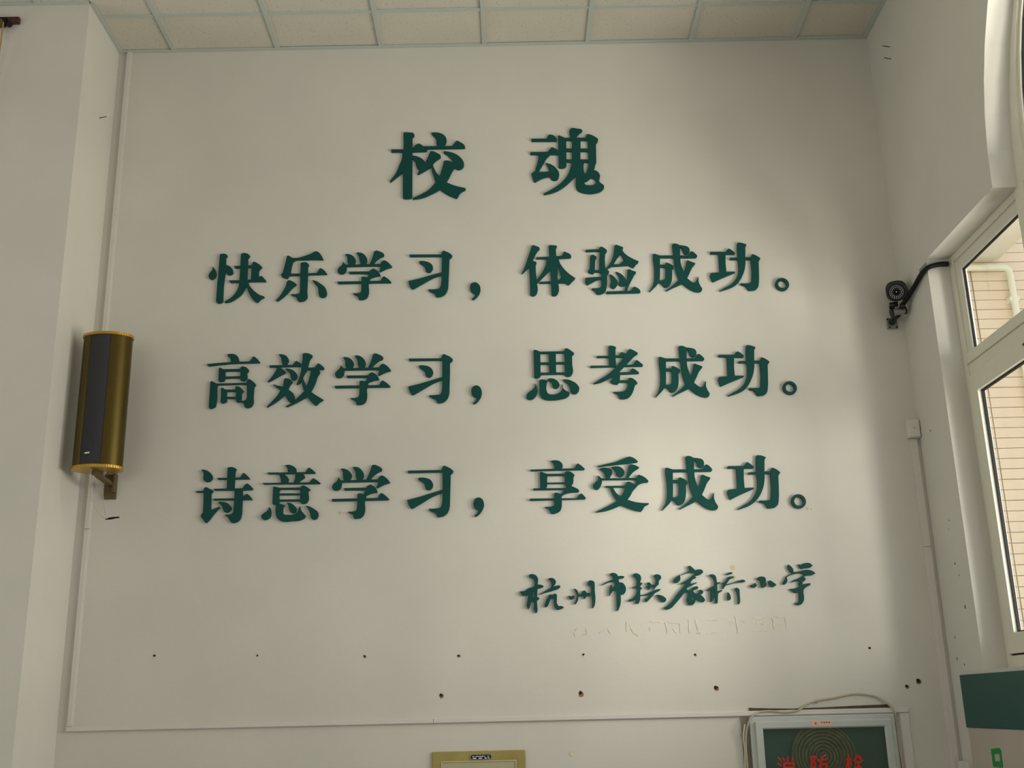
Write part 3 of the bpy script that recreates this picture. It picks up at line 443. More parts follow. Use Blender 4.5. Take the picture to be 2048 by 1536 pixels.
('raised_character', 'green raised character 享 (xiang), first after the comma in the lowest long line', 'third long row of green characters', 2137, 2583, '-30,137 -12,140s 9,137s 25,125s 30,110s 25,91 -11,90 -13,109s -19,126|-137,93 -14,95 90,95 98,108s 109,120s 119,114s 144,91 139,85 -135,85|-89,78 -83,81s -69,76s -52,69 -46,64 -52,50 -53,5 -63,-10 -89,-9|-57,69 46,68 46,57 -57,58|-58,23 45,23 44,15 -58,16|38,67 47,80s 57,81s 72,76s 90,60 83,47 80,17s 73,6 62,-4 50,-4 42,5 39,18|-124,-5 39,-7 54,5s 69,4 88,-5s 108,-18s 111,-24 105,-31 68,-32s 42,-37s 17,-49 11,-37 20,-35 36,-16 -123,-15|-18,-32 -13,-30s 15,-38 23,-46 18,-54 19,-73 17,-106s 10,-123s -9,-135s -30,-139s -38,-135s -44,-122s -54,-109s -68,-106 -67,-102 -41,-102s -22,-96 -20,-87 -20,-55|-144,-58 -23,-59 96,-61 107,-47s 120,-37s 130,-45s 143,-61 137,-68 23,-68 -142,-69'),
('raised_character', 'green raised character 验 (yan), second after the comma in the upper long line', 'first long row of green characters', 2474, 3778, '-138,118 -66,121 -61,131s -54,135s -36,127s -22,114 -24,102 -32,95 -36,61 -37,10 -25,-1s -16,-11 -17,-20s -28,-31 -32,-95s -39,-120s -53,-137s -74,-144s -89,-143 -93,-132s -101,-121s -115,-115 -115,-108 -89,-108s -72,-105s -63,-96 -59,-24 -70,-14 -66,62 -61,108 -137,107 -139,112|-113,83s -106,89s -92,85s -80,76 -82,67 -89,57 -94,-2 -68,-2 -55,-3 -55,-14 -96,-15 -103,-25 -118,-21s -131,-11s -129,-1 -122,6 -117,51|-147,-47 -101,-43s -57,-42 -57,-53 -92,-64s -116,-77s -137,-88 -146,-81 -148,-65|20,138 27,144s 46,139s 68,129 66,120 61,112 56,93 38,73s 24,53s 11,30 4,19 -25,3 -38,-2 -27,12s -8,37s 9,78s 17,113s|61,113 70,98s 86,81s 117,60s 148,44 145,36 132,25s 120,9 114,7 99,15s 83,31s 69,52s 60,75s 54,96|-2,29 40,29 54,40s 65,51 73,42s 88,26 85,20 40,18 -5,16|-13,-27 1,-35s 15,-50s 27,-73s 25,-89s 17,-103s 4,-112s -9,-107s -15,-95s -10,-77s -8,-61s -11,-43s|19,-14 34,-19s 54,-33s 68,-52s 77,-68 75,-86 62,-97s 47,-99s 34,-92s 32,-80s 38,-67s 37,-49s 31,-30s|84,-6 89,-1s 109,-9s 130,-20s 127,-28 119,-36 108,-57s 94,-84s 81,-111s 76,-131 60,-131 69,-104s 76,-75s 82,-34s|-34,-128 92,-127 103,-116s 114,-104s 125,-107s 147,-128s 148,-136 140,-141 -34,-141 -37,-137'),
('raised_character', 'green raised character 考 (kao), second after the comma in the middle long line', 'second long row of green characters', 2473, 3191, '-103,93 -43,93 13,93 30,113 55,101 50,82 -103,83|-39,145 -32,149s -12,147s 2,139 -3,126 -4,94 -4,37 -24,29 -40,31 -40,92|-139,39 -40,38 86,41 94,52s 106,67 115,61s 140,38 135,29 39,30 -140,29|53,101 64,121s 73,128s 91,122s 116,105 113,98 96,87s 71,62s 50,40 28,19s 6,-1 -22,-21s -56,-40s -94,-56s -128,-62 -128,-59 -97,-39s -55,-14s -7,26 19,58s 41,82|-8,0 66,0 75,14s 83,21 94,15s 117,-4 113,-11 16,-13 -9,-13|-22,-2 16,-11 12,-41 7,-58 -3,-68 -16,-66s -30,-60s -38,-48 -35,-43 -25,-36|4,-44 58,-45 61,-57 3,-57|52,-47 60,-33s 71,-32s 89,-41s 105,-61 102,-66 91,-72 84,-94s 72,-120s 53,-141s 30,-148s 9,-147 5,-138s 0,-125s -26,-110 -23,-107 11,-107s 32,-103s 45,-91s 51,-77s 54,-57'),
('raised_character', 'green raised character 受 (shou), second after the comma in the lowest long line', 'third long row of green characters', 2463, 2589, '-115,98 -83,106s -19,119s 19,134s 50,145 62,142s 80,132s 94,118 89,113 56,108s 1,104s -63,98s -114,93|-107,83 -92,89s -71,89s -53,84s -43,73s -42,58s -51,43s -57,30 -70,31 -78,44s -81,56s -91,72s|-43,91 -25,95s -4,93s 12,82s 21,65s 17,48s 4,38s -11,40s -19,49s -22,64s -32,79s|47,96s 53,103s 74,100s 99,87 94,80 73,68s 55,51s 39,30 27,28 36,58s 42,82s|-114,49 -99,33 79,32 86,42s 93,49 111,42s 131,28s 143,13 136,6 111,4s 90,-5s 74,-21 72,-4 79,8 79,21 -95,24 -99,6s -108,-13s -121,-25s -133,-23s -142,-12s -143,0s -134,11s -118,25s|-81,-7 27,-7 28,-18 -79,-14|23,-3 32,12s 40,13s 72,-3 74,-21 58,-38s 45,-61s 29,-80 -4,-108 -42,-124s -90,-138s -134,-143 -135,-140 -104,-126s -60,-105s -24,-85 -3,-62 13,-37s 19,-20|-57,-12 -42,-14 -33,-34s -20,-51s -2,-62 13,-73s 29,-80 60,-91s 95,-98s 138,-101 136,-107 114,-119s 103,-136s 94,-144 72,-139s 31,-124s -4,-108 -24,-85s -41,-57s -52,-29s'),
('raised_character', 'small green brush-style character 杭 (hang), first of the handwritten line', 'small handwritten row of green characters', 2039, 2046, '-62,89s -55,95s -42,96s -27,90s -17,76s -18,44 1,41s 11,35s 7,29s -18,23 -21,13 -23,-17 -11,-23 -15,-30s -24,-37 -23,-65s -22,-82 -26,-95 -34,-95 -44,-73 -39,-60s -39,-43 -52,-38 -58,-60s -65,-75 -71,-73 -77,-57 -71,-29s -66,-8 -91,-10s -100,-5s -107,12 -88,12s -66,25s -37,34 -34,57s -40,72s -56,80s|H-45,10 -39,14 -37,-19 -46,-19|35,71 48,75s 63,71s 73,57s 69,42s 56,29 75,35s 89,37s 95,31s 88,22s 64,13s 44,7s 17,1s -10,-8 -8,-5 17,10s 46,25 51,42s 48,57s|36,-10 41,-7 54,-8s 70,-3s 76,-11 75,-32 75,-52s 83,-65 100,-66s 108,-73s 100,-78s 71,-80s 63,-69s 60,-49 62,-28 47,-27 38,-44s 26,-66s 18,-69s 13,-61s 20,-40s'),
('raised_character', 'small green brush-style character 州 (zhou), second of the handwritten line', 'small handwritten row of green characters', 2239, 2036, '-66,-5 -54,-8s -38,-3 -38,-16s -50,-24s -59,-22s|-35,30 -22,21s -16,3 -3,1 9,18s 15,19s 26,7s 43,7 43,-9 25,-9 16,-22 11,-21 10,-10 -8,-8 -17,-3 -20,-29s -31,-47 -38,-46 -28,-24s -23,-3s -31,15s|32,54s 39,66s 52,68s 65,60s 67,47 66,17 67,-27s 63,-52s 55,-68 50,-68 51,-37 48,6s 45,39s 33,46'),
('raised_character', 'small green brush-style character 市 (shi), third of the handwritten line', 'small handwritten row of green characters', 2401, 2044, '-16,88s -9,94s 7,94s 18,88s 24,78 41,79s 56,76 52,69s 39,65 25,63 28,47 44,45s 57,29s 60,10s 50,-10s 32,-16 32,-37s 27,-68s 15,-92 10,-93 10,-59 12,6 -2,7s -16,-8s -23,-18 -23,7s -14,33s -9,37 -10,18 4,28 9,43 0,52 -22,48s -59,34 -55,38s -28,53s -1,63 -1,72s -9,81s|H34,28 40,23 39,1 34,3'),
('raised_character', 'small green brush-style character 拱 (gong), fourth of the handwritten line', 'small handwritten row of green characters', 2564, 2058, '-64,67s -57,75s -44,76s -29,67s -24,53s -30,31 -18,26 -23,20s -32,11 -22,1 -31,-8 -33,-23 -32,-32 -8,-29s 26,-14s 55,-5s 71,-4 66,-11s 43,-23s 22,-44s -1,-66 -9,-65 -11,-52 0,-46s 21,-31 -8,-35s -33,-35 -35,-54s -43,-73 -54,-75 -57,-69 -51,-47 -71,-60s -86,-62s -94,-54 -75,-49s -54,-29 -47,-10 -48,3 -63,6 -72,3 -69,8 -49,13 -46,34s -49,51s|41,62s 49,68s 64,68s 75,60s 76,50s 64,35 62,18 52,10 34,-8 39,10 28,9 13,-7 8,2 -2,8 9,13 5,28 16,31 26,18 44,18 50,36s 48,51s|49,-32 67,-34s 88,-45s 95,-54s 87,-69s 78,-69s 65,-60s'),
('raised_character', 'small green brush-style character 宸 (chen), with a long sweeping tail', 'small handwritten row of green characters', 2748, 2059, '-13,63 -12,40s -22,27s -40,23s -47,30s -41,43s|32,105s 38,107s 54,96s 66,83 82,88s 99,85s 105,75s 93,63s 62,54 69,46 49,37s 38,24 39,17 68,24 70,21 43,8s 18,-4 17,-13 33,-14 56,2s 71,3s 75,-3s 48,-17 56,-30s 71,-31 80,-25 80,-15s 86,-13s 98,-23s 95,-32s 83,-38 96,-49s 104,-65s 97,-74s 77,-68s 56,-57 55,-72s 41,-87s 30,-88s 17,-78s 14,-60s 22,-37 23,-24 8,-26s -13,-47s -44,-79s -67,-100s -87,-107s -104,-99 -82,-86s -54,-59s -30,-29s -1,1s 15,18 11,20 -12,15 -9,20 23,37s 51,57 67,70 43,72s 21,69s -4,61 -4,64 21,73s 37,83 35,96|H39,-44 54,-53 51,-62 42,-64 37,-54'),
('raised_character', 'small green brush-style character 桥 (qiao), with yellow stains beside it', 'small handwritten row of green characters', 2962, 2050, '-77,68s -63,71s -49,63s -45,49 -44,30 -29,31 -26,28 -43,19 -45,-14 -23,-7 -20,-12 -42,-25 -48,-72 -59,-74 -57,-42 -62,-35 -73,-63 -82,-65 -81,-30 -78,-6 -98,-11 -95,-5 -75,7 -57,15 -55,37s -64,56s -76,63|H-64,0 -58,2 -60,-31 -65,-31|4,66 5,70 26,79s 39,78 36,73s 20,67s|-23,23 -2,35s 19,57s 46,57 43,53s 25,46s 11,31s 1,18 -14,-3 -18,1 -10,23|-3,18 35,26s 69,37s 91,40s 99,33s 90,28s 68,28s 34,22s -4,13|8,-19 15,-28s 20,-43s 17,-56s 6,-59s 2,-49|43,-3s 53,2s 65,-6s 66,-23 65,-66 59,-79 54,-79 55,-44 52,-18s'),
('raised_character', 'small green brush-style character 小 (xiao), made of three short dabs', 'small handwritten row of green characters', 3149, 2077, '-66,-15 -55,-13s -38,-3 -33,-17s -45,-27s -56,-26s -64,-19|-30,15 -19,25s -3,27s 12,22s 15,10s 13,-3 16,-14s 3,-27s -8,-27s -11,-14s -12,2 -18,9|27,3 35,7s 50,-2s 66,-15 54,-24s 43,-26s 33,-19s'),
('raised_character', 'small green brush-style character 学 (xue), last of the handwritten line', 'small handwritten row of green characters', 3332, 2063, '-52,93 -47,98 -36,89s -26,75 -26,60 -9,61s 24,68s 53,69s 72,62s 84,51 64,42s 44,42s 23,35 33,25 26,15 14,9 15,-2 38,2s 53,3 53,-4s 36,-13s 17,-26 14,-41 14,-74s 7,-91s -14,-104s -25,-101s -35,-93 -20,-92s -12,-82 -7,-41 -30,-42s -41,-33s -54,-23 -28,-22s -1,-10 -7,4 3,11 -14,16s -39,8 -36,14s -6,27s 29,46 8,54s -22,50s -44,44s -63,35 -60,19s -68,4s -79,-1s -84,7s -73,22s -65,39 -48,48s -32,55 -46,67s -52,80s|1,98 16,95s 23,100 39,104s 61,102s 74,90 59,80s 36,78 16,74 10,81s'),
]
RINGS = [(3392, 3669, 37.0, 22.1, 'green ring-shaped full stop ending the upper long line', 'first long row of green characters'), (3378, 3084, 36.7, 22.5, 'green ring-shaped full stop ending the middle long line', 'second long row of green characters'), (3366, 2480, 37.0, 23.0, 'green ring-shaped full stop ending the lowest long line', 'third long row of green characters')]
RED = [
('red printed character 消', 3175, 1208, '-32,41 -28,40 -17,25 -20,20 -37,36|-35,16 -19,3 -23,-4 -40,10|-43,-34 -25,-12 -20,-18 -38,-40|-9,39 0,23 -5,20 -13,35|10,41 18,41 15,13 7,13|33,36 41,34 31,19 27,20|-10,15 -2,15 -8,-40 -17,-40|-10,15 43,15 42,6 -11,6|35,15 43,15 41,-41 30,-39|-9,-3 38,-3 38,-11 -10,-11|-11,-21 37,-21 36,-28 -11,-27'),
('red printed character 防', 3335, 1211, '-38,38 -27,40 -35,-39 -45,-39|-35,39 -10,40 -11,29 -22,15 -13,3 -18,-17 -30,-21 -32,-12 -23,-3 -29,15 -21,29 -36,29|15,41 24,40 24,19 12,18|-8,22 45,28 44,18 -9,14|5,19 17,20 11,-8 -7,-40 -16,-35 0,-8|8,4 42,6 35,-34 23,-41 14,-31 24,-27 29,-4 7,-6'),
('red printed character 栓', 3502, 1210, '-29,42 -18,43 -27,-42 -38,-42|-39,23 -11,26 -12,18 -40,15|-30,19 -27,1 -42,-19 -45,-13|-22,15 -9,-4 -15,-11 -25,3|17,42 27,42 45,13 37,7 21,30 1,10 -6,12|2,12 36,12 35,3 1,3|0,-11 35,-11 35,-19 -1,-19|-8,-31 40,-31 39,-40 -9,-40|15,12 26,11 20,-36 10,-36'),
]
TK = .012
for name, label, group, cx, cz, s in GLYPHS:
    polys, holes = parse(s); X0, Z0 = cx / 1000, cz / 1000
    v, f = plate_vf(polys, holes, lambda u, w, t: (X0 + u, t, Z0 + w), -TK, 0)
    o = link(name, v, f, LETTER, origin=(X0, 0, Z0)); tag(o, label, 'comma' if 'comma' in name else 'character', group)
for cx, cz, ro, ri, label, group in RINGS:
    X0, Z0, ro, ri = cx / 1000, cz / 1000, ro / 1000, ri / 1000
    c = lambda r: [(r * math.cos(2 * math.pi * i / 40), r * math.sin(2 * math.pi * i / 40)) for i in range(40)]
    v, f = plate_vf([c(ro)], [c(ri)], lambda u, w, t: (X0 + u, t, Z0 + w), -.016, 0)
    o = link('raised_full_stop', v, f, LETTER, origin=(X0, 0, Z0)); tag(o, label, 'full stop', group)

# ------------------------------------------------------------------ column loudspeaker
SX, SY, ZB, ZT, AX, AY, YAW = -.149, -.235, 2.672, 3.372, .122, .088, math.radians(-24)
def ell(a0, a1, z, s=1.0, n=40, yaw=YAW):
    out = []
    for i in range(n + 1):
        a = a0 + (a1 - a0) * i / n; x, y = AX * s * math.sin(a), -AY * s * math.cos(a)
        out.append((SX + x, SY + y, z))
    return out
spk = empty('column_speaker', (SX, SY, ZB)); tag(spk, 'bronze and gold column loudspeaker mounted at the left corner', 'loudspeaker')
def shell(name, a0, a1, z0, z1, s, m, parent, closed=False, n=40, th=.006):
    A, B = ell(a0, a1, z0, s, n), ell(a0, a1, z1, s, n); Ai, Bi = ell(a0, a1, z0, s - th / AX, n), ell(a0, a1, z1, s - th / AX, n)
    k = n + 1; V = A + B + Ai + Bi; F = []
    for i in range(n):
        F += [(i, i + 1, k + i + 1, k + i), (2 * k + i + 1, 2 * k + i, 3 * k + i, 3 * k + i + 1), (k + i, k + i + 1, 3 * k + i + 1, 3 * k + i), (i + 1, i, 2 * k + i, 2 * k + i + 1)]
    F += [(0, k, 3 * k, 2 * k), (n, 2 * k + n, 3 * k + n, k + n)]
    return link(name, V, F, m, parent, smooth=True)
g0, g1 = math.radians(-33), math.radians(21)
shell('speaker_body', g1, g0 + 2 * math.pi, ZB + .012, ZT - .012, 1.0, BRONZE, spk, n=64)
gr = shell('speaker_grille', g0, g1, ZB + .012, ZT - .012, .972, GRILLE, spk, n=24)
shell('trim_rib', g0 - .13, g0 - .03, ZB + .012, ZT - .012, 1.012, BRONZE, spk, n=6, th=.004)
bx = ell(math.radians(-18), math.radians(-6), 0, .985, 1)
v = [(bx[0][0], bx[0][1], 2.738), (bx[1][0], bx[1][1], 2.740), (bx[1][0], bx[1][1], 2.747), (bx[0][0], bx[0][1], 2.745)]
v = v + [(a, b - .003, c) for a, b, c in v]; link('name_badge', v, [(0, 1, 2, 3), (7, 6, 5, 4), (0, 4, 5, 1), (1, 5, 6, 2), (2, 6, 7, 3), (3, 7, 4, 0)], WHITE, gr)
for nm, z0, z1 in (('bottom_cap', ZB, ZB + .014), ('top_cap', ZT - .014, ZT)):
    n = 120; V, F = [], []
    for z, s in ((z0, 1.0), (z0, 1.035), (z1, 1.035), (z1, 1.0)):
        for i in range(n):
            a = 2 * math.pi * i / n; k = s + (.008 if i % 2 and s > 1 else 0)
            V.append((SX + AX * k * math.sin(a), SY - AY * k * math.cos(a), z))
    for r in range(3):
        for i in range(n): F.append((r * n + i, r * n + (i + 1) % n, (r + 1) * n + (i + 1) % n, (r + 1) * n + i))
    F.append(tuple(range(n))[::-1]); F.append(tuple(range(3 * n, 4 * n)))
    link(nm, V, F, GOLD, spk)
# bracket
br = empty('speaker_bracket', (-.16, 0, 2.57), spk)
box('wall_plate', -.192, -.128, -.012, 0, 2.570, 2.70, BRKT, br, bevel=.002); box('plate_flange', -.140, -.128, -.045, -.012, 2.60, 2.70, BRKT, br, bevel=.002)
def beam(name, a, b, w, h, m, parent):
    a, b = Vector(a), Vector(b); d = (b - a).normalized(); s = d.cross(Vector((0, 0, 1))).normalized(); u = s.cross(d)
    V = [p + s * i * w / 2 + u * j * h / 2 for p in (a, b) for i in (-1, 1) for j in (-1, 1)]
    return link(name, V, [(0, 1, 3, 2), (4, 6, 7, 5), (0, 4, 5, 1), (2, 3, 7, 6), (0, 2, 6, 4), (1, 5, 7, 3)], m, parent, bevel=.002)
beam('bracket_arm', (-.158, -.26, 2.660), (-.15, -.008, 2.640), .03, .018, BRKT, br)
v, f = tube_vf([(-.125, -.20, 2.672), (-.125, -.20, 2.660)], .009, 12); link('bolt_head', v, f, GREYP, br)
t = empty('speaker_wire', (-.17, -.25, 2.5)); tag(t, 'thin white loop of wire with a black tip hanging under the loudspeaker', 'wire')
tube('wire_loop', [(-.168, -.262, 2.672), (-.170, -.262, 2.62), (-.166, -.25, 2.56), (-.150, -.23, 2.50), (-.125, -.21, 2.455), (-.098, -.20, 2.434)], .0017, CREAM, t, n=6)
tube('wire_loop', [(-.168, -.258, 2.672), (-.16, -.2, 2.62), (-.13, -.2, 2.58), (-.112, -.2, 2.50), (-.098, -.20, 2.434)], .0015, CREAM, t, n=6)
tube('wire_tail', [(-.168, -.262, 2.63), (-.173, -.26, 2.58), (-.176, -.255, 2.53)], .002, CREAM, t, n=6)
tube('wire_connector', [(-.10, -.20, 2.433), (-.085, -.20, 2.436), (-.06, -.198, 2.44), (-.035, -.195, 2.443)], [.003] * 6 + [.0055] * 7 + [.004] * 5 + [.003], BLACK, t, n=8)

# ------------------------------------------------------------------ security camera
cc = empty('security_camera', (3.957, -.12, 3.56)); tag(cc, 'black round security camera with a ring of lamps in the right corner', 'camera')
C0 = Vector((3.9575, -.14, 3.562)); AXI = (Vector(CAM_POS) - C0).normalized(); AXI = (AXI + Vector((-.02, 0, .02))).normalized()
UP = (Vector((0, 0, 1)) - AXI * AXI.z).normalized(); SD = UP.cross(AXI)
def local(u, w, d): return C0 + SD * u + UP * w + AXI * d
def loft(name, rings, m, parent, cap=True, smooth=True):
    n = len(rings[0]); V = [p for r in rings for p in r]; F = []
    for j in range(len(rings) - 1):
        for i in range(n): F.append((j * n + i, j * n + (i + 1) % n, (j + 1) * n + (i + 1) % n, (j + 1) * n + i))
    if cap: F.append(tuple(range(n))[::-1]); F.append(tuple(range((len(rings) - 1) * n, len(rings) * n)))
    return link(name, V, F, m, parent, smooth=smooth)
circ = lambda r, d, n=32, e=2.0, sy=1.0, dy=0: [local(r * math.copysign(abs(math.cos(a)) ** (2 / e), math.cos(a)), dy + sy * r * math.copysign(abs(math.sin(a)) ** (2 / e), math.sin(a)), d) for a in [2 * math.pi * i / n for i in range(n)]]
loft('housing', [circ(.030, -.09), circ(.044, -.085), circ(.047, -.02), circ(.043, .03), circ(.042, .0335), circ(.040, .030)], BLACKG, cc)
loft('sun_hood', [circ(.050, -.07, e=2.7, dy=.006), circ(.0525, -.06, e=2.7, dy=.006), circ(.0535, .024, e=2.7, dy=.006), circ(.050, .028, e=2.7, dy=.005)], BLACKG, cc)
loft('lens_ring', [circ(.0165, .029), circ(.0165, .037), circ(.012, .037), circ(.010, .031)], BLACK, cc)
loft('lens', [circ(.010, .030), circ(.008, .034), circ(.004, .036)], BLACKG, cc)
loft('lens_glint', [circ(.0032, .036), circ(.0025, .038)], WHITE, cc)  # highlight on the lens, modelled as a small white disc
for ring, (r, n) in enumerate(((.0245, 15), (.0335, 20))):
    for i in range(n):
        a = 2 * math.pi * (i + .5 * ring) / n; u, w = r * math.cos(a), r * math.sin(a); rr = .0023
        rg = lambda d, q: [local(u + q * math.cos(b), w + q * math.sin(b), d) for b in [2 * math.pi * k / 8 for k in range(8)]]
        loft('lamp', [rg(.029, rr), rg(.0355, rr), rg(.037, rr * .5)], LED, cc)
# articulated mount, plate
v, f = tube_vf([local(-.012, -.05, 0), local(-.012, -.075, -.005)], .011, 14); link('mount_post', v, f, BLACKG, cc, smooth=True)
v, f = tube_vf([local(-.046, -.066, .004), local(-.018, -.070, .004)], [.017, .017], 16); link('clamp_knob', v, f, BLACKG, cc, bevel=.002)
v, f = tube_vf([local(.004, -.076, .01), local(.03, -.083, .01)], [.013, .015], 16); link('clamp_knob', v, f, BLACKG, cc, bevel=.002)
def pt(p): return p
kb = local(-.004, -.10, -.01)
v, f = tube_vf([kb + Vector((-.035, 0, -.010)), kb + Vector((.032, 0, .004))], [.021, .021], 18); link('swivel_joint', v, f, GREYP, cc, bevel=.003)
v, f = tube_vf([kb + Vector((-.04, 0, -.011)), kb + Vector((-.033, 0, -.0095))], [.024, .024], 18); link('swivel_rim', v, f, BLACKG, cc)
v, f = tube_vf([kb + Vector((.03, 0, .0035)), kb + Vector((.037, 0, .005))], [.024, .024], 18); link('swivel_rim', v, f, BLACKG, cc)
v, f = tube_vf([kb + Vector((-.004, .005, -.018)), Vector((3.962, -.06, 3.448)), Vector((3.962, -.008, 3.44))], [.017, .015, .018], 14); link('mount_arm', v, f, BLACKG, cc, smooth=True)
pl = box('mount_plate', 3.934, 3.992, -.008, 0, 3.402, 3.464, GREYP, cc, bevel=.002)
for x, z in ((3.940, 3.458), (3.946, 3.412), (3.984, 3.412)):
    v, f = tube_vf([(x, -.008, z), (x, -.011, z)], .0045, 10); link('screw', v, f, BLACK, pl)
t = tube('camera_cable', [(3.984, -.13, 3.493), (3.998, -.175, 3.517), (4.008, -.25, 3.543), (4.0135, -.335, 3.571), (4.0145, -.392, 3.577), (4.034, -.4165, 3.588), (4.084, -.4165, 3.6005), (4.130, -.4165, 3.602)], .0125, BLACK, n=12)
tag(t, 'thick black cable curving from the security camera to the window frame', 'cable')
t = box('metal_bracket', XR - .003, XR, -.398, -.30, 3.600, 3.622, GREYP, bevel=.001); tag(t, 'small metal strip on the wall behind the black cable', 'bracket')

# ------------------------------------------------------------------ hose cabinet
cb = empty('hose_cabinet', (3.37, 0, .55)); tag(cb, 'white framed fire hose cabinet with red characters on green glass', 'cabinet')
def frame(name, x0, x1, z0, z1, wd, y0, y1, m, parent, wb=None, bevel=.003):
    v, f = plate_vf([[(x0, z0), (x1, z0), (x1, z1), (x0, z1)]], [[(x0 + wd, z0 + wd), (x1 - wd, z0 + wd), (x1 - wd, z1 - wd), (x0 + wd, z1 - wd)]], lambda u, w, t: (u, t, w), y0, y1)
    return link(name, v, f, m, parent, bevel=bevel)
frame('outer_frame', 3.022, 3.722, .56, 1.434, .028, -.03, 0, ALU, cb)
door = frame('door_frame', 3.046, 3.700, .585, 1.410, .031, -.045, -.02, ALU, cb)
frame('door_bead', 3.075, 3.671, .614, 1.381, .006, -.041, -.03, ALU, door)
box('glass_pane', 3.077, 3.669, -.036, -.033, .616, 1.379, CGLASS, door)
bk = box('cabinet_back', 3.05, 3.70, -.004, -.0005, .59, 1.41, CABIN, cb)
hc = Vector((3.366, -.022, 1.245))
hose = empty('hose_reel', hc, cb)
for i in range(9):
    r = .018 + i * .0165; V, F = [], []; n = 48
    for a in range(n):
        an = 2 * math.pi * a / n; w = 1 + .012 * math.sin(3 * an + i)
        for q, d in ((-.0068, 0), (-.0068, -.004), (-.004, -.0075), (.004, -.0075), (.0068, -.004), (.0068, 0)):
            V.append((hc.x + (r * w + q) * math.cos(an), hc.y + .008 + d, hc.z + (r * w + q) * math.sin(an)))
    for a in range(n):
        for k in range(5): F.append((a * 6 + k, a * 6 + k + 1, ((a + 1) % n) * 6 + k + 1, ((a + 1) % n) * 6 + k))
    link('hose_turn', V, F, HOSE, hose, smooth=True)
v, f = tube_vf([(hc.x + .002, -.02, hc.z + .004), (hc.x + .002, -.031, hc.z + .004)], .006, 10); link('nozzle_tip', v, f, GREYP, hose)
for label, cx, cz, s in RED:
    polys, holes = parse(s); X0, Z0 = cx / 1000, cz / 1000
    v, f = plate_vf(polys, holes, lambda u, w, t: (X0 + u, t, Z0 + w), -.0375, -.0362); o = link('red_character', v, f, REDM, door, origin=(X0, -.037, Z0)); o['label'] = label
st = box('paper_sticker', 3.312, 3.413, -.0466, -.045, 1.3855, 1.4085, CLOTHR, door)
v, f = tube_vf([(3.334, -.0466, 1.397), (3.334, -.0474, 1.397)], .005, 12); link('sticker_mark', v, f, REDM, st)
for i in range(4): box('sticker_print', 3.36 + i * .012, 3.368 + i * .012, -.0472, -.0466, 1.397, 1.404, RUST, st)
# cable running over the cabinet and the dark brown strip above the trunking
t = tube('loose_cable', [(2.998, -.02, .9), (2.996, -.02, 1.20), (2.998, -.022, 1.33), (3.010, -.036, 1.395), (3.035, -.040, 1.437), (3.075, -.022, 1.455), (3.13, -.021, 1.458), (3.20, -.021, 1.452), (3.262, -.021, 1.458), (3.31, -.018, 1.487), (3.37, -.008, 1.503), (3.45, -.008, 1.513),
     (3.535, -.008, 1.528), (3.60, -.008, 1.525), (3.66, -.008, 1.510), (3.705, -.018, 1.475), (3.726, -.022, 1.445), (3.731, -.02, 1.40), (3.732, -.02, 1.3), (3.738, -.02, 1.1), (3.74, -.02, .8)], .0047, CREAM, n=8)
tag(t, 'loose beige cable lying over the top of the hose cabinet', 'cable')
tube('wire_strand', [(2.991, -.012, .85), (2.986, -.012, 1.15), (2.992, -.012, 1.28), (2.990, -.012, 1.34), (3.000, -.016, 1.40)], .0035, PIPE, t, n=6)
tube('wire_strand', [(3.733, -.010, .8), (3.727, -.010, 1.15), (3.729, -.010, 1.30), (3.734, -.010, 1.40), (3.731, -.022, 1.44)], .0035, PIPE, t, n=6)
for x, z in ((2.987, 1.352), (3.36, 1.4985), (3.731, 1.425)): blob('cable_clip', x, z, .008, GREYP, t, .012)
v, f = plate_vf([[(3.03, 1.462), (3.03, 1.476), (3.05, 1.474), (3.15, 1.470), (3.25, 1.467), (3.40, 1.470), (3.55, 1.474), (3.70, 1.477), (3.72, 1.470), (3.72, 1.462)]], [], lambda u, w, t: (u, t, w), -.006, 0)
link('brown_ledge', v, f, BROWN, wall_back)
v, f = join([boxvf(2.985, 3.020, -.006, 0, .6, 1.434), boxvf(3.724, 3.742, -.006, 0, .6, 1.434)]); link('edge_strip', v, f, mat('grey_gap', (150, 142, 130), .9, var=.3, vscale=12), wall_back)  # grey strips down both sides of the cabinet

# ------------------------------------------------------------------ olive distribution box
ob = empty('distribution_box', (1.715, 0, .85)); tag(ob, 'olive green metal distribution box with an oval name plate', 'electrical box')
frame('box_frame', 1.490, 1.939, .86, 1.306, .046, -.012, 0, OLIVE, ob, bevel=.004)
dr = box('box_door', 1.538, 1.891, -.010, -.002, .906, 1.258, OLIVE2, ob, bevel=.002)
frame('door_edge', 1.534, 1.895, .902, 1.262, .005, -.0145, -.004, mat('cream_edge', (200, 188, 140), .6), ob, bevel=.001)
def stadium(x0, x1, z0, z1, n=10):
    r = (z1 - z0) / 2; zc = (z0 + z1) / 2; P = []
    for i in range(n + 1): a = -math.pi / 2 + math.pi * i / n; P.append((x1 - r + r * math.cos(a), zc + r * math.sin(a)))
    for i in range(n + 1): a = math.pi / 2 + math.pi * i / n; P.append((x0 + r + r * math.cos(a), zc + r * math.sin(a)))
    return P
pf = lambda u, w, t: (u, t, w)
v, f = plate_vf([stadium(1.672, 1.779, 1.2645, 1.2925)], [], pf, -.015, -.012); npl = link('name_plate', v, f, GREYP, ob)
v, f = plate_vf([stadium(1.676, 1.775, 1.2680, 1.2890)], [], pf, -.0165, -.015); link('plate_field', v, f, BLACK, npl)
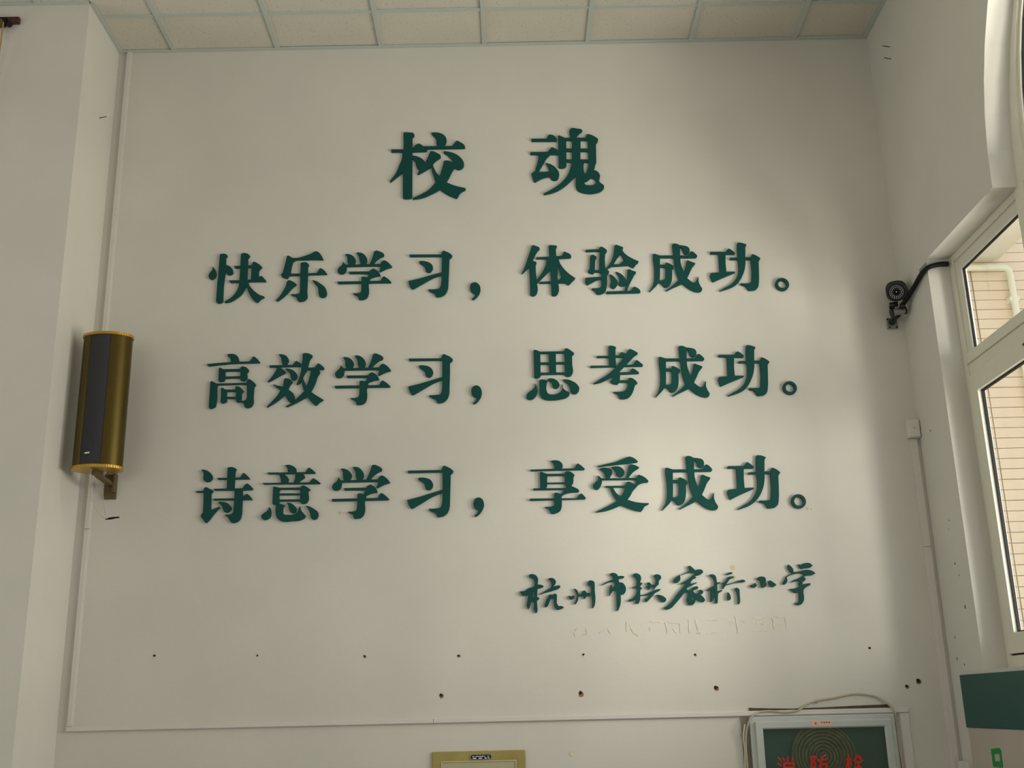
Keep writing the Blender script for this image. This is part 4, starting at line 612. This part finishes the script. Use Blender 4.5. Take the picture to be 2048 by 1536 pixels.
pr_ = [[(x, z), (x + w, z), (x + w, z + h), (x, z + h)] for x, w, z, h in ((1.683, .012, 1.280, .003), (1.700, .008, 1.2795, .004), (1.7095, .008, 1.280, .0035), (1.719, .008, 1.280, .0035), (1.729, .008, 1.2795, .004), (1.739, .006, 1.280, .0035), (1.755, .010, 1.280, .003),
      (1.686, .017, 1.271, .0045), (1.714, .017, 1.271, .0045), (1.742, .011, 1.271, .0045), (1.758, .008, 1.271, .0045))]
v, f = plate_vf(pr_, [], pf, -.0172, -.0165); link('plate_print', v, f, WHITE, npl)

# ------------------------------------------------------------------ notice board on the window wall
nb = empty('notice_board', (XR, -1.2, .4)); tag(nb, 'green and grey notice board on the wall below the window', 'notice board')
box('green_header', XR - .018, XR, -2.6, -.155, 1.365, 1.603, DARKGREEN, nb, bevel=.002)
pn = box('grey_panel', XR - .014, XR, -2.6, -.165, .35, 1.3645, BOARDW, nb, bevel=.002)
q = lambda u, w, t: (t, u, w)
v, f = plate_vf([[(-.395, 1.203), (-.3945, 1.277), (-.482, 1.2845), (-.4965, 1.276), (-.4965, 1.212), (-.487, 1.200), (-.475, 1.209), (-.462, 1.198), (-.45, 1.209), (-.432, 1.200), (-.42, 1.208), (-.405, 1.199)]], [[(-.4189, 1.2252), (-.4194, 1.2567), (-.4782, 1.261), (-.4775, 1.2298)]], q, XR - .0165, XR - .014)
link('green_emblem', v, f, LOGO, pn)
for ya in (-.40, -.46):
    v, f = plate_vf([[(ya, 1.15), (ya, 1.19), (ya - .03, 1.192), (ya - .03, 1.15)]], [], q, XR - .0165, XR - .014); link('green_emblem', v, f, LOGO, pn)

# ------------------------------------------------------------------ wooden batten with a cord, upper left
ba = empty('wooden_batten', (-.82, -.47, 5.08)); tag(ba, 'dark maroon wooden batten with a pulley, high on the left wall', 'batten')
box('batten', -1.3, -.686, -.485, -.462, 5.078, 5.114, MAROON, ba, bevel=.002)
box('pulley_bracket', -.80, -.745, -.505, -.485, 5.045, 5.10, BLACKG, ba, bevel=.003)
v, f = tube_vf([(-.775, -.50, 5.06), (-.775, -.52, 5.06)], .022, 18); link('pulley', v, f, BRKT, ba, bevel=.002)
v, f = tube_vf([(-.728, -.49, 5.058), (-.728, -.50, 5.058)], .016, 14); link('cleat', v, f, BLACKG, ba)
t = tube('hanging_cord', [(-.752, -.512, 5.06), (-.756, -.505, 4.95), (-.765, -.49, 4.78), (-.775, -.48, 4.55), (-.79, -.475, 4.2), (-.80, -.475, 3.6), (-.80, -.475, 2.4)], .004, CORD, n=8)
tag(t, 'thin brown cord hanging from the batten at the upper left', 'cord')
